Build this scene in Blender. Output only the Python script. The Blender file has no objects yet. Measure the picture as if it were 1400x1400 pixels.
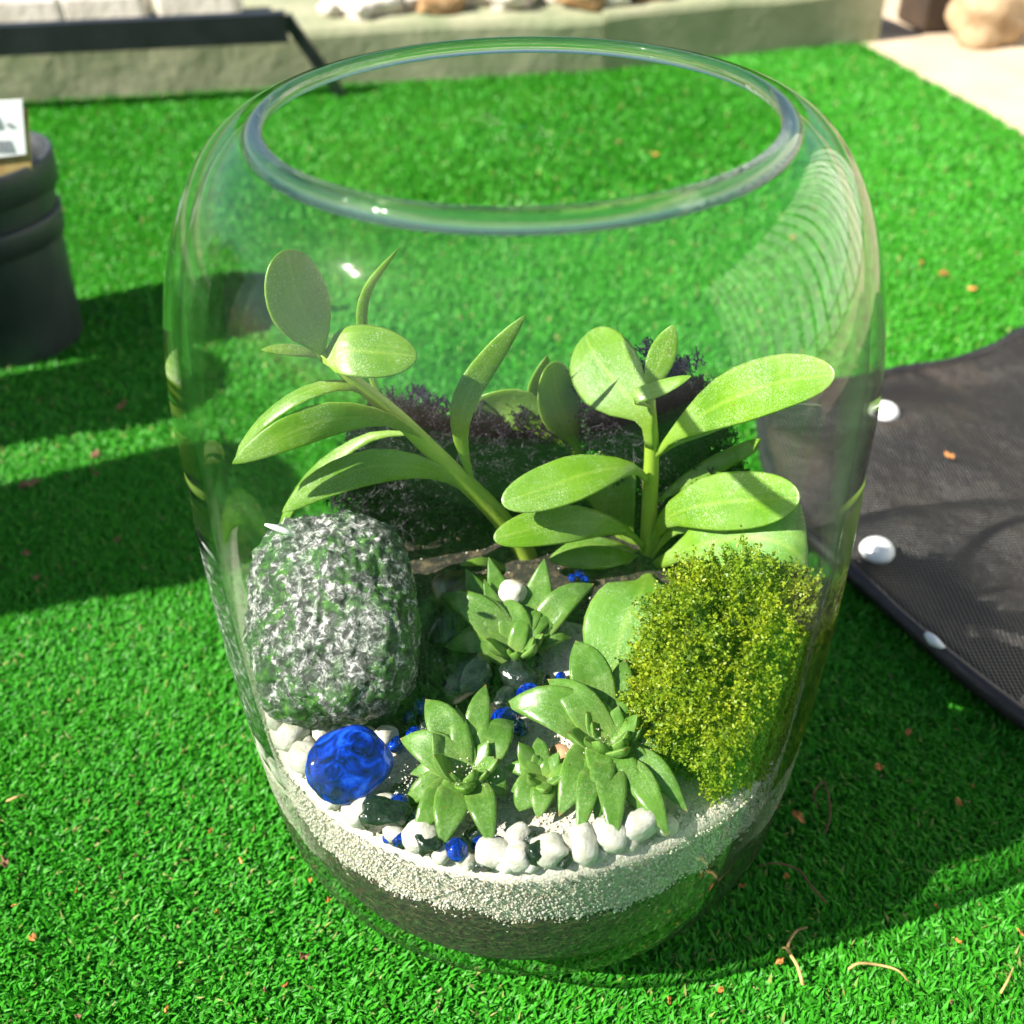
import bpy, bmesh, math, random
import numpy as np
from mathutils import Vector, Matrix, noise
random.seed(7)
rng = np.random.default_rng(7)
scene = bpy.context.scene
col = scene.collection
R = math.radians

# ------------------------------------------------------------------ camera
F = 1400.0                                   # focal length in photo pixels (photo 1400 x 1400)
CO = Vector((0, -0.3135, 0.428))
pitch, roll, yaw = R(38.53), R(-1.26), R(-0.953)
_f = Vector((math.sin(yaw)*math.cos(pitch), math.cos(yaw)*math.cos(pitch), -math.sin(pitch)))
_r0 = Vector((math.cos(yaw), -math.sin(yaw), 0)); _u0 = _r0.cross(_f)
_r = _r0*math.cos(roll) + _u0*math.sin(roll)
_u = -_r0*math.sin(roll) + _u0*math.cos(roll)
cd = bpy.data.cameras.new('camera'); cam = bpy.data.objects.new('camera', cd); col.objects.link(cam)
m = Matrix((( _r.x, _u.x, -_f.x, CO.x), (_r.y, _u.y, -_f.y, CO.y), (_r.z, _u.z, -_f.z, CO.z), (0, 0, 0, 1)))
cam.matrix_world = m
cd.sensor_width = 36; cd.lens = 36; cd.clip_start = 0.01; cd.clip_end = 500
cd.dof.use_dof = True; cd.dof.focus_distance = 0.39; cd.dof.aperture_fstop = 8.5
scene.camera = cam

def ray(px, py):
    return (_f + _r*((px-700)/F) + _u*((700-py)/F))
def PY(px, py, Y):
    d = ray(px, py); return CO + d*((Y-CO.y)/d.y)
def PZ(px, py, Z):
    d = ray(px, py); return CO + d*((Z-CO.z)/d.z)
def pxm(p):                                   # metres per photo pixel at a point
    return (Vector(p)-CO).dot(_f)/F

# ------------------------------------------------------------------ world and sun
SUN = Vector((-0.703, -0.241, 0.669)).normalized()     # towards the sun
w = bpy.data.worlds.new('World'); scene.world = w; w.use_nodes = True
nt = w.node_tree; nt.nodes.clear()
sky = nt.nodes.new('ShaderNodeTexSky'); sky.sky_type = 'NISHITA'; sky.sun_disc = False
sky.sun_elevation = math.asin(SUN.z); sky.sun_rotation = math.atan2(SUN.x, SUN.y)
bg = nt.nodes.new('ShaderNodeBackground'); bg.inputs[1].default_value = 0.05
wo = nt.nodes.new('ShaderNodeOutputWorld')
nt.links.new(sky.outputs[0], bg.inputs[0]); nt.links.new(bg.outputs[0], wo.inputs[0])
sl = bpy.data.lights.new('sun', 'SUN'); sl.energy = 5.0; sl.angle = R(0.53); sl.color = (1.0, 0.95, 0.86)
so = bpy.data.objects.new('sun', sl); col.objects.link(so)
so.rotation_euler = SUN.to_track_quat('Z', 'Y').to_euler(); so.location = (-2, -1, 3)
scene.view_settings.view_transform = 'Standard'; scene.view_settings.look = 'None'
scene.view_settings.exposure = 1.48; scene.view_settings.gamma = 1.0
scene.view_settings.use_curve_mapping = False
scene.render.engine = 'CYCLES'
cy = scene.cycles
cy.use_denoising = True
try: cy.denoiser = 'OPENIMAGEDENOISE'
except Exception: pass
cy.max_bounces = 10; cy.transparent_max_bounces = 32; cy.transmission_bounces = 8
cy.glossy_bounces = 4; cy.diffuse_bounces = 3; cy.sample_clamp_indirect = 6
cy.caustics_reflective = False; cy.caustics_refractive = False

# ------------------------------------------------------------------ helpers
def tag(o, label=None, cat=None, group=None, kind=None):
    if label: o['label'] = label
    if cat: o['category'] = cat
    if group: o['group'] = group
    if kind: o['kind'] = kind
    return o
def thing(name, loc, label, cat, group=None):
    o = bpy.data.objects.new(name, None); col.objects.link(o); o.location = loc
    o.empty_display_size = 0.01
    return tag(o, label, cat, group)
def link(o, parent=None):
    col.objects.link(o)
    if parent is not None:
        o.parent = parent
        o.matrix_parent_inverse = Matrix.Translation(-Vector(parent.location)) if parent.type == 'EMPTY' else parent.matrix_world.inverted()
    return o
def mesh(name, verts, faces, mat, parent=None, smooth=True):
    me = bpy.data.meshes.new(name); me.from_pydata([tuple(v) for v in verts], [], faces)
    if smooth: me.polygons.foreach_set('use_smooth', [True]*len(me.polygons))
    me.update()
    if mat: me.materials.append(mat)
    return link(bpy.data.objects.new(name, me), parent)
def np_mesh(name, V, Fq, mat, parent=None, smooth=False, fs=3):
    """V (n,3), Fq (m,fs) integer faces, fast"""
    me = bpy.data.meshes.new(name)
    V = np.ascontiguousarray(V, dtype=np.float32); Fq = np.ascontiguousarray(Fq, dtype=np.int32)
    me.vertices.add(len(V)); me.vertices.foreach_set('co', V.ravel())
    me.loops.add(Fq.size); me.loops.foreach_set('vertex_index', Fq.ravel())
    me.polygons.add(len(Fq)); me.polygons.foreach_set('loop_start', np.arange(len(Fq), dtype=np.int32)*fs)
    if smooth: me.polygons.foreach_set('use_smooth', np.ones(len(Fq), dtype=bool))
    me.update(calc_edges=True); me.validate()
    me.materials.append(mat)
    return link(bpy.data.objects.new(name, me), parent)
def box(name, lo, hi, mat, parent=None, bevel=0.0, rotz=0, seg=2):
    bm = bmesh.new(); bmesh.ops.create_cube(bm, size=1)
    lo, hi = Vector(lo), Vector(hi); c = (lo+hi)/2; s = hi-lo
    for v in bm.verts: v.co = Vector((v.co.x*s.x, v.co.y*s.y, v.co.z*s.z))
    if bevel: bmesh.ops.bevel(bm, geom=list(bm.edges), offset=bevel, segments=seg, affect='EDGES', profile=0.5)
    bmesh.ops.rotate(bm, verts=bm.verts, cent=(0, 0, 0), matrix=Matrix.Rotation(rotz, 3, 'Z'))
    bmesh.ops.translate(bm, verts=bm.verts, vec=c)
    me = bpy.data.meshes.new(name); bm.to_mesh(me); bm.free()
    if mat: me.materials.append(mat)
    return link(bpy.data.objects.new(name, me), parent)
def lathe(name, prof, mat, parent=None, n=128, loc=(0, 0, 0), closed=False):
    V, Fc = [], []
    for (r, z) in prof:
        for k in range(n):
            a = 2*math.pi*k/n; V.append((loc[0]+r*math.cos(a), loc[1]+r*math.sin(a), loc[2]+z))
    m_ = len(prof)
    for i in range(m_ if closed else m_-1):
        j = (i+1) % m_
        for k in range(n):
            k2 = (k+1) % n; Fc.append((i*n+k, i*n+k2, j*n+k2, j*n+k))
    return mesh(name, V, Fc, mat, parent)
def catmull(P, n):
    P = [Vector(p) for p in P]
    Q = [2*P[0]-P[1]] + P + [2*P[-1]-P[-2]]
    out = []; segs = len(P)-1
    for i in range(n+1):
        t = i/n*segs; k = min(int(t), segs-1); u = t-k
        p0, p1, p2, p3 = Q[k:k+4]
        out.append(0.5*(2*p1+(p2-p0)*u+(2*p0-5*p1+4*p2-p3)*u*u+(3*p1-3*p2+p3-p0)*u**3))
    return out
def tube_vf(pts, radii, ns=10, cap=True):
    V, Fc = [], []; n = len(pts); prev = None
    for i, p in enumerate(pts):
        t = (pts[min(i+1, n-1)]-pts[max(i-1, 0)]).normalized()
        a = t.orthogonal().normalized() if prev is None else (prev - t*prev.dot(t)).normalized()
        prev = a; b = t.cross(a)
        for k in range(ns):
            th = 2*math.pi*k/ns; V.append(p + (a*math.cos(th)+b*math.sin(th))*radii[i])
    for i in range(n-1):
        for k in range(ns):
            k2 = (k+1) % ns; Fc.append((i*ns+k, i*ns+k2, (i+1)*ns+k2, (i+1)*ns+k))
    if cap:
        Fc.append(tuple(range(ns-1, -1, -1))); Fc.append(tuple(range((n-1)*ns, n*ns)))
    return V, Fc
def tube(name, pts, radii, mat, parent=None, ns=10, n=14):
    c = catmull(pts, n); rr = [float(np.interp(i/n, np.linspace(0, 1, len(radii)), radii)) for i in range(n+1)]
    V, Fc = tube_vf(c, rr, ns); return mesh(name, V, Fc, mat, parent)
def sstep(a, b, x):
    t = min(1, max(0, (x-a)/(b-a))); return t*t*(3-2*t)

# ------------------------------------------------------------------ materials
class MT:
    def __init__(s, name):
        s.m = bpy.data.materials.new(name); s.m.use_nodes = True; s.t = s.m.node_tree; s.t.nodes.clear()
        s.out = s.t.nodes.new('ShaderNodeOutputMaterial')
    def n(s, typ, **kw):
        nd = s.t.nodes.new(typ)
        for k, v in kw.items():
            if k.startswith('i_'): nd.inputs[int(k[2:]) if k[2:].isdigit() else k[2:].replace('_', ' ')].default_value = v
            else: setattr(nd, k, v)
        return nd
    def l(s, a, b): s.t.links.new(a, b)
    def coord(s, scale=(1, 1, 1), kind='Object'):
        tc = s.n('ShaderNodeTexCoord'); mp = s.n('ShaderNodeMapping'); mp.inputs['Scale'].default_value = scale
        s.l(tc.outputs[kind], mp.inputs['Vector']); return mp.outputs[0]
    def noise(s, vec, scale, detail=4, rough=0.55, dist=0):
        nd = s.n('ShaderNodeTexNoise'); nd.inputs['Scale'].default_value = scale; nd.inputs['Detail'].default_value = detail
        nd.inputs['Roughness'].default_value = rough; nd.inputs['Distortion'].default_value = dist
        s.l(vec, nd.inputs['Vector']); return nd.outputs[0]
    def ramp(s, fac, stops, interp='LINEAR'):
        nd = s.n('ShaderNodeValToRGB'); cr = nd.color_ramp; cr.interpolation = interp
        while len(cr.elements) < len(stops): cr.elements.new(0.5)
        for e, (p, c) in zip(cr.elements, stops): e.position = p; e.color = (*c, 1) if len(c) == 3 else c
        s.l(fac, nd.inputs[0]); return nd.outputs[0]
    def mix(s, fac, a, b, mode='MIX'):
        nd = s.n('ShaderNodeMix', data_type='RGBA', blend_type=mode)
        for v, k in ((fac, 0), (a, 6), (b, 7)):
            if hasattr(v, 'node'): s.l(v, nd.inputs[k])
            else: nd.inputs[k].default_value = v if k == 0 else (*v, 1)
        return nd.outputs[2]
    def bump(s, h, strength, dist=0.001, normal=None):
        nd = s.n('ShaderNodeBump'); nd.inputs['Strength'].default_value = strength; nd.inputs['Distance'].default_value = dist
        s.l(h, nd.inputs['Height'])
        if normal is not None: s.l(normal, nd.inputs['Normal'])
        return nd.outputs[0]
    def bsdf(s, color, rough=0.5, normal=None, **kw):
        nd = s.n('ShaderNodeBsdfPrincipled')
        if hasattr(color, 'node'): s.l(color, nd.inputs['Base Color'])
        else: nd.inputs['Base Color'].default_value = (*color, 1)
        if hasattr(rough, 'node'): s.l(rough, nd.inputs['Roughness'])
        else: nd.inputs['Roughness'].default_value = rough
        if normal is not None: s.l(normal, nd.inputs['Normal'])
        for k, v in kw.items(): nd.inputs[k.replace('_', ' ')].default_value = v
        return nd.outputs[0]
    def mixs(s, fac, a, b):
        nd = s.n('ShaderNodeMixShader')
        if hasattr(fac, 'node'): s.l(fac, nd.inputs[0])
        else: nd.inputs[0].default_value = fac
        s.l(a, nd.inputs[1]); s.l(b, nd.inputs[2]); return nd.outputs[0]
    def math(s, op, a, b=None, clamp=False):
        nd = s.n('ShaderNodeMath', operation=op); nd.use_clamp = clamp
        for i, v in enumerate((a, b)):
            if v is None: continue
            if hasattr(v, 'node'): s.l(v, nd.inputs[i])
            else: nd.inputs[i].default_value = v
        return nd.outputs[0]
    def done(s, sh): s.l(sh, s.out.inputs[0]); return s.m
    def island(s):
        return s.n('ShaderNodeNewGeometry').outputs['Random Per Island']

def simple(name, c1, c2, scale, rough=0.6, bump=0.3, bscale=None, bdist=0.001, **kw):
    t = MT(name); v = t.coord(); f = t.noise(v, scale)
    c = t.ramp(f, [(0.3, c1), (0.7, c2)])
    h = t.noise(v, bscale or scale*4)
    return t.done(t.bsdf(c, rough, t.bump(h, bump, bdist), **kw))

def make_glass_wall(name, edge):
    t = MT(name)
    v = t.coord((1, 1, 0.18)); h = t.noise(v, 260, 3)
    v2 = t.coord((1, 1, 0.5)); h2 = t.noise(v2, 22, 2)
    nrm = t.bump(h2, 0.035, 0.004, t.bump(h, 0.010, 0.0005))
    lw = t.n('ShaderNodeLayerWeight'); lw.inputs['Blend'].default_value = 0.5
    fac = lw.outputs['Facing']
    p5 = t.math('POWER', fac, 5.0)
    fr = t.math('ADD', t.math('MULTIPLY', p5, 0.62), 0.022, True)
    tr = t.n('ShaderNodeBsdfTransparent')
    p3 = t.math('POWER', fac, 6.0)
    t.l(t.mix(p3, (0.985, 0.993, 0.987), (0.62, 0.70, 0.65)), tr.inputs[0])
    gl = t.n('ShaderNodeBsdfGlossy'); gl.inputs['Roughness'].default_value = 0.006
    gl.inputs['Color'].default_value = (1, 1, 1, 1); t.l(nrm, gl.inputs['Normal'])
    # faint dust film and wipe marks on the glass
    d = t.n('ShaderNodeBsdfDiffuse'); d.inputs[0].default_value = (0.8, 0.8, 0.78, 1)
    vs = t.coord((1, 1, 0.35)); sm = t.noise(vs, 130, 6, 0.7, 1.5)
    sm2 = t.noise(t.coord(), 14, 3)
    dust = t.math('MULTIPLY', t.ramp(sm, [(0.45, (0, 0, 0)), (0.8, (1, 1, 1))]), t.ramp(sm2, [(0.35, (0.15,)*3), (0.7, (1, 1, 1))]))
    dust = t.math('MULTIPLY', dust, 0.005)
    body = t.mixs(dust, tr.outputs[0], d.outputs[0])
    if edge:
        rf = t.n('ShaderNodeBsdfRefraction'); rf.inputs['IOR'].default_value = 1.45; rf.inputs['Roughness'].default_value = 0.0
        rf.inputs['Color'].default_value = (0.93, 0.96, 0.94, 1)
        body = t.mixs(t.ramp(fac, [(0.74, (0,)*3), (0.93, (0.9,)*3)]), body, rf.outputs[0])
    g2 = t.n('ShaderNodeBsdfGlossy'); g2.inputs['Roughness'].default_value = 0.10; t.l(nrm, g2.inputs['Normal'])
    return t.done(t.mixs(fr, body, t.mixs(0.03, gl.outputs[0], g2.outputs[0])))
GLASS = make_glass_wall('clear_glass_outside', True)
GLASSIN = make_glass_wall('clear_glass_inside', False)
def make_rim():
    t = MT('thick_rim_glass')
    nrm = t.bump(t.noise(t.coord(), 45, 2), 0.12, 0.001)
    lw = t.n('ShaderNodeLayerWeight'); lw.inputs['Blend'].default_value = 0.5
    fr = t.math('ADD', t.math('MULTIPLY', t.math('POWER', lw.outputs['Facing'], 3.2), 0.45), 0.03, True)
    tr = t.n('ShaderNodeBsdfTransparent'); t.l(t.mix(t.math('POWER', lw.outputs['Facing'], 2.0), (0.96, 0.98, 0.965), (0.42, 0.47, 0.44)), tr.inputs[0])
    g = t.n('ShaderNodeBsdfGlass'); g.inputs['IOR'].default_value = 1.48; g.inputs['Roughness'].default_value = 0.0
    g.inputs['Color'].default_value = (0.93, 0.97, 0.95, 1); t.l(nrm, g.inputs['Normal'])
    gl = t.n('ShaderNodeBsdfGlossy'); gl.inputs['Roughness'].default_value = 0.02; t.l(nrm, gl.inputs['Normal'])
    body = t.mixs(0.68, tr.outputs[0], g.outputs[0])
    return t.done(t.mixs(fr, body, gl.outputs[0]))
RIMG = make_rim()

def make_blade():
    t = MT('turf_blade'); r = t.island()
    c = t.ramp(r, [(0.0, (0.026, 0.24, 0.012)), (0.35, (0.042, 0.32, 0.014)), (0.75, (0.060, 0.38, 0.020)), (0.972, (0.10, 0.42, 0.05)), (0.98, (0.34, 0.36, 0.10)), (1.0, (0.40, 0.34, 0.14))])
    big = t.noise(t.coord(), 9, 3)
    c = t.mix(t.ramp(big, [(0.35, (0,)*3), (0.7, (0.5,)*3)]), c, (0.05, 0.33, 0.008))
    p = t.bsdf(c, 0.5, Specular_IOR_Level=0.3)
    tl = t.n('ShaderNodeBsdfTranslucent'); t.l(c, tl.inputs[0])
    return t.done(t.mixs(0.40, p, tl.outputs[0]))
BLADE = make_blade()
TURFBASE = simple('turf_backing', (0.022, 0.21, 0.012), (0.036, 0.28, 0.018), 60, 0.9, 0.6, 500, 0.003)

def make_leaf(name, c1, c2, tcol, speck=0.25, bands=False, rough=0.38, tmix=0.3, uv=True):
    t = MT(name); v = t.coord(); f = t.noise(v, 45, 5)
    c = t.ramp(f, [(0.3, c1), (0.7, c2)])
    oi = t.n('ShaderNodeObjectInfo').outputs['Random']
    c = t.mix(t.math('MULTIPLY', oi, 0.30), c, tuple(x*0.72 for x in c1))
    if uv:
        um = t.n('ShaderNodeUVMap'); um.uv_map = 'leaf'
        sx = t.n('ShaderNodeSeparateXYZ'); t.l(um.outputs[0], sx.inputs[0])
        av = t.math('ABSOLUTE', t.math('SUBTRACT', t.math('MULTIPLY', sx.outputs[1], 2.0), 1.0))
        # paler yellow base, thin pale margin, faint long veins
        c = t.mix(t.math('MULTIPLY', t.ramp(sx.outputs[0], [(0.0, (1,)*3), (0.45, (0,)*3)]), 0.6), c, (0.34, 0.50, 0.02) if not bands else (0.34, 0.46, 0.10))
        mp = t.n('ShaderNodeMapping'); mp.inputs['Scale'].default_value = (2.2, 22, 1); t.l(um.outputs[0], mp.inputs[0])
        vn = t.noise(mp.outputs[0], 1.0, 3, 0.5, 0.3)
        c = t.mix(t.math('MULTIPLY', t.ramp(vn, [(0.46, (0,)*3), (0.62, (1,)*3)]), 0.45 if bands else 0.22), c, (0.05, 0.13, 0.025) if bands else (0.30, 0.48, 0.05))
        if bands:
            tipn = t.math('ADD', sx.outputs[0], t.math('MULTIPLY', t.math('SUBTRACT', f, 0.5), 0.25))
            c = t.mix(t.ramp(tipn, [(0.955, (0,)*3), (0.99, (1,)*3)]), c, (0.30, 0.16, 0.07))
        c = t.mix(t.math('MULTIPLY', t.ramp(av, [(0.90, (0,)*3), (0.985, (1,)*3)]), 0.5), c, (0.46, 0.58, 0.12))
    if uv and not bands:
        fp = t.noise(v, 34, 4, 0.6, 0.6)
        c = t.mix(t.math('MULTIPLY', t.ramp(fp, [(0.46, (0,)*3), (0.66, (1,)*3)]), 0.20), c, (0.40, 0.55, 0.20))
        c = t.mix(t.math('MULTIPLY', t.ramp(av, [(0.0, (1,)*3), (0.07, (0,)*3)]), 0.35), c, (0.36, 0.50, 0.08))
    sp = t.noise(v, 1500, 3, 0.7); spm = t.noise(v, 60, 3)
    sf = t.math('MULTIPLY', t.ramp(sp, [(0.5, (0,)*3), (0.72, (1,)*3)]), t.ramp(spm, [(0.4, (0.1,)*3), (0.7, (speck,)*3)]))
    c = t.mix(sf, c, (0.75, 0.85, 0.62))
    bl = t.noise(v, 260, 2, 0.4)
    c = t.mix(t.math('MULTIPLY', t.ramp(bl, [(0.735, (0,)*3), (0.76, (1,)*3)]), 0.55), c, (0.20, 0.14, 0.05))
    if bands:
        b = t.noise(v, 210, 3, 0.6, 0.8)
        c = t.mix(t.math('MULTIPLY', t.ramp(b, [(0.50, (0,)*3), (0.66, (1,)*3)]), 0.30), c, (0.26, 0.40, 0.12))
    h = t.noise(v, 420, 5)
    rr = t.ramp(spm, [(0.35, (rough-.08,)*3), (0.65, (rough+.14,)*3)])
    p = t.bsdf(c, rr, t.bump(h, 0.35, 0.0005), Specular_IOR_Level=0.5)
    tl = t.n('ShaderNodeBsdfTranslucent'); tl.inputs[0].default_value = (*tcol, 1)
    return t.done(t.mixs(tmix, p, tl.outputs[0]))
LEAF = make_leaf('succulent_leaf', (0.085, 0.235, 0.005), (0.165, 0.335, 0.010), (0.42, 0.56, 0.003), 0.8, rough=0.31, tmix=0.36)
PAD = make_leaf('powdery_leaf', (0.08, 0.25, 0.015), (0.15, 0.33, 0.04), (0.28, 0.48, 0.02), 1.0, rough=0.45)
STEM = make_leaf('green_stem', (0.26, 0.42, 0.025), (0.38, 0.52, 0.06), (0.4, 0.55, 0.02), 0.15, tmix=0.15, uv=False)
ROSE = make_leaf('rosette_leaf', (0.065, 0.175, 0.016), (0.13, 0.28, 0.032), (0.28, 0.45, 0.012), 0.4, True, 0.30, 0.28)
BROWN = simple('dry_stem_base', (0.16, 0.09, 0.03), (0.33, 0.22, 0.07), 90, 0.8)

def make_rock():
    t = MT('speckled_granite'); v = t.coord()
    n1 = t.noise(v, 300, 9, 0.75, 0.5); n2 = t.noise(v, 170, 7, 0.66, 0.5); n3 = t.noise(v, 40, 3)
    c = t.ramp(n1, [(0.42, (0.008, 0.010, 0.008)), (0.485, (0.06, 0.065, 0.058)), (0.54, (0.22, 0.215, 0.21)), (0.60, (0.60, 0.58, 0.57)), (0.66, (0.84, 0.82, 0.80))])
    g = t.math('MULTIPLY', t.ramp(n2, [(0.475, (0,)*3), (0.52, (1,)*3)]), t.ramp(n3, [(0.40, (0.15,)*3), (0.50, (1,)*3)]))
    c = t.mix(g, c, t.ramp(n1, [(0.40, (0.004, 0.014, 0.004)), (0.52, (0.02, 0.09, 0.008)), (0.62, (0.08, 0.22, 0.02))]))
    return t.done(t.bsdf(c, 0.42, t.bump(n1, 0.7, 0.0016), Specular_IOR_Level=0.5))
ROCK = make_rock()
def make_pebble():
    t = MT('white_pebble'); v = t.coord(); f = t.noise(v, 1.3, 4); oi = t.n('ShaderNodeObjectInfo').outputs['Random']
    c = t.ramp(f, [(0.3, (0.44, 0.41, 0.34)), (0.5, (0.58, 0.55, 0.49)), (0.65, (0.68, 0.66, 0.61))])
    c = t.mix(t.math('MULTIPLY', oi, 0.4), c, (0.40, 0.38, 0.30))
    vv = t.noise(t.coord((1, 1, 3)), 1.1, 3, 0.6, 1)
    c = t.mix(t.math('MULTIPLY', t.ramp(vv, [(0.56, (0,)*3), (0.64, (1,)*3)]), 0.5), c, (0.28, 0.26, 0.19))
    return t.done(t.bsdf(c, 0.5, t.bump(t.noise(v, 4.5, 5), 0.5, 0.0008)))
PEB = make_pebble()
t = MT('black_stone'); v = t.coord()
BLK = t.done(t.bsdf(t.ramp(t.noise(v, 1.8, 5), [(0.35, (0.004, 0.006, 0.005)), (0.62, (0.014, 0.024, 0.018)), (0.78, (0.05, 0.07, 0.055))]), 0.16, t.bump(t.noise(v, 2.5, 5), 0.5, 0.0015), Specular_IOR_Level=0.6))
BRNST = simple('brown_stone', (0.05, 0.03, 0.02), (0.16, 0.09, 0.05), 1.3, 0.25)
def make_blue():
    t = MT('cobalt_glass'); v = t.coord()
    f = t.noise(v, 1.6, 4, 0.6, 1.4)
    c = t.ramp(f, [(0.36, (0.0, 0.006, 0.07)), (0.48, (0.0, 0.022, 0.34)), (0.56, (0.0, 0.06, 0.75)), (0.66, (0.02, 0.16, 0.95))])
    p = t.bsdf(c, 0.06, None, Specular_IOR_Level=0.6, Transmission_Weight=0.35, IOR=1.5, Coat_Weight=0.6, Coat_Roughness=0.02)
    tl = t.n('ShaderNodeBsdfTranslucent'); t.l(c, tl.inputs[0])
    return t.done(t.mixs(0.35, p, tl.outputs[0]))
BLUE = make_blue()
def make_sand():
    t = MT('white_sand'); v = t.coord(); f = t.noise(v, 900, 3)
    c = t.ramp(f, [(0.3, (0.50, 0.45, 0.36)), (0.6, (0.66, 0.61, 0.53))])
    dn = t.noise(v, 260, 4)
    c = t.mix(t.ramp(dn, [(0.62, (0,)*3), (0.72, (0.6,)*3)]), c, (0.22, 0.18, 0.12))
    return t.done(t.bsdf(c, 0.6, t.bump(f, 0.8, 0.0012)))
SAND = make_sand()
t = MT('sand_crystal'); c = t.ramp(t.island(), [(0, (0.42, 0.36, 0.27)), (0.2, (0.60, 0.54, 0.45)), (1, (0.76, 0.72, 0.65))])
GRAIN = t.done(t.bsdf(c, 0.3, None, Transmission_Weight=0.15))
def make_soil():
    t = MT('potting_soil'); v = t.coord((1, 1, 2.2)); f = t.noise(v, 260, 6, 0.7); f2 = t.noise(v, 900, 3)
    c = t.ramp(f, [(0.38, (0.005, 0.004, 0.003)), (0.52, (0.024, 0.017, 0.010)), (0.62, (0.13, 0.095, 0.05)), (0.74, (0.035, 0.035, 0.015))])
    return t.done(t.bsdf(c, 0.7, t.bump(f2, 0.6, 0.001, t.bump(f, 0.9, 0.003))))
SOIL = make_soil()
t = MT('black_moss'); c = t.ramp(t.noise(t.coord(), 70, 3), [(0.35, (0.004, 0.003, 0.006)), (0.60, (0.014, 0.009, 0.018)), (0.75, (0.036, 0.022, 0.036))])
BMOSS = t.done(t.bsdf(c, 0.55, None, Specular_IOR_Level=0.4))
t = MT('green_moss'); c = t.ramp(t.island(), [(0, (0.14, 0.20, 0.004)), (0.45, (0.26, 0.35, 0.006)), (0.85, (0.36, 0.43, 0.010)), (1, (0.46, 0.48, 0.04))])
c = t.mix(t.ramp(t.noise(t.coord(), 60, 3), [(0.38, (0.55,)*3), (0.62, (0,)*3)]), c, (0.09, 0.22, 0.008))
tl = t.n('ShaderNodeBsdfTranslucent'); t.l(c, tl.inputs[0])
GMOSS = t.done(t.mixs(0.35, t.bsdf(c, 0.5), tl.outputs[0]))
MCORE = simple('moss_core', (0.03, 0.06, 0.004), (0.08, 0.14, 0.008), 120, 0.9)
def make_mat():
    t = MT('dark_woven_fabric'); v = t.coord(); n1 = t.noise(v, 11, 5, 0.6, 0.6); n2 = t.noise(v, 60, 4)
    c = t.ramp(n1, [(0.36, (0.003, 0.002, 0.0013)), (0.52, (0.010, 0.0066, 0.0042)), (0.70, (0.040, 0.028, 0.018))])
    c = t.mix(t.math('MULTIPLY', t.ramp(n2, [(0.55, (0,)*3), (0.75, (1,)*3)]), 0.3), c, (0.06, 0.046, 0.032))
    wv = t.n('ShaderNodeTexWave'); wv.inputs['Scale'].default_value = 130; t.l(v, wv.inputs['Vector'])
    w2 = t.n('ShaderNodeTexWave', bands_direction='Y'); w2.inputs['Scale'].default_value = 130; t.l(v, w2.inputs['Vector'])
    h = t.math('ADD', wv.outputs[1], w2.outputs[1])
    return t.done(t.bsdf(c, 0.42, t.bump(n2, 0.4, 0.004, t.bump(h, 0.6, 0.0015)), Specular_IOR_Level=0.4))
FABRIC = make_mat()
HEM = simple('black_hem', (0.006, 0.005, 0.006), (0.02, 0.017, 0.02), 200, 0.5, 0.4)
STUD = simple('white_stud', (0.80, 0.80, 0.78), (0.86, 0.86, 0.85), 80, 0.25, 0.05)
t = MT('scuffed_pot_plastic'); v = t.coord((1, 1, .3)); f = t.noise(v, 70, 6, .65); g_ = t.noise(t.coord(), 16, 4)
c = t.ramp(g_, [(0.3, (0.020, 0.027, 0.030)), (0.7, (0.042, 0.052, 0.056))])
c = t.mix(t.math('MULTIPLY', t.ramp(f, [(0.58, (0,)*3), (0.72, (1,)*3)]), 0.35), c, (0.11, 0.11, 0.10))
POTM = t.done(t.bsdf(c, t.ramp(f, [(0.3, (0.38,)*3), (0.7, (0.6,)*3)]), t.bump(f, 0.15, 0.0008)))
POTM2 = simple('shadow_caster_plastic', (0.008, 0.009, 0.009), (0.018, 0.019, 0.02), 30, 0.42, 0.1)
CARD = simple('printed_card', (0.30, 0.19, 0.05), (0.50, 0.40, 0.16), 70, 0.5, 0.1)
PAPER = simple('white_sticker', (0.80, 0.82, 0.84), (0.86, 0.87, 0.88), 60, 0.5, 0.05)
INK = simple('grey_print', (0.22, 0.23, 0.25), (0.36, 0.37, 0.4), 400, 0.6, 0.05)
KERB = simple('green_bounce_concrete', (0.18, 0.21, 0.11), (0.32, 0.31, 0.20), 14, 0.85, 0.5, 60, 0.004)  # green bounce light from the lawn put into the pale concrete colour
PAVE = simple('beige_paving', (0.40, 0.31, 0.21), (0.52, 0.41, 0.29), 9, 0.85, 0.4, 120, 0.003)
BAR = simple('black_metal', (0.006, 0.006, 0.009), (0.018, 0.017, 0.024), 20, 0.4, 0.1)
PSTONE = simple('pale_stone', (0.55, 0.48, 0.42), (0.72, 0.66, 0.60), 18, 0.8, 0.5, 60, 0.004)
OSTONE = simple('ochre_stone', (0.20, 0.10, 0.035), (0.42, 0.26, 0.12), 1.5, 0.8, 0.5, 5, 0.004)
WROCK = simple('whitish_rock', (0.45, 0.38, 0.30), (0.76, 0.71, 0.65), 1.5, 0.8, 0.5, 5, 0.004)
DSHADE = simple('dark_gap_shade', (0.018, 0.011, 0.006), (0.06, 0.035, 0.018), 16, 0.8, 0.5, 60, 0.004)  # shade of the gap behind the paving put into the colour
TERRA = simple('tan_stone', (0.26, 0.16, 0.08), (0.52, 0.38, 0.23), 1.4, 0.8, 0.5, 5, 0.004)
BOARD = simple('white_painted_board', (0.74, 0.74, 0.70), (0.82, 0.82, 0.79), 7, 0.6, 0.2, 40, 0.002)
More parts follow.
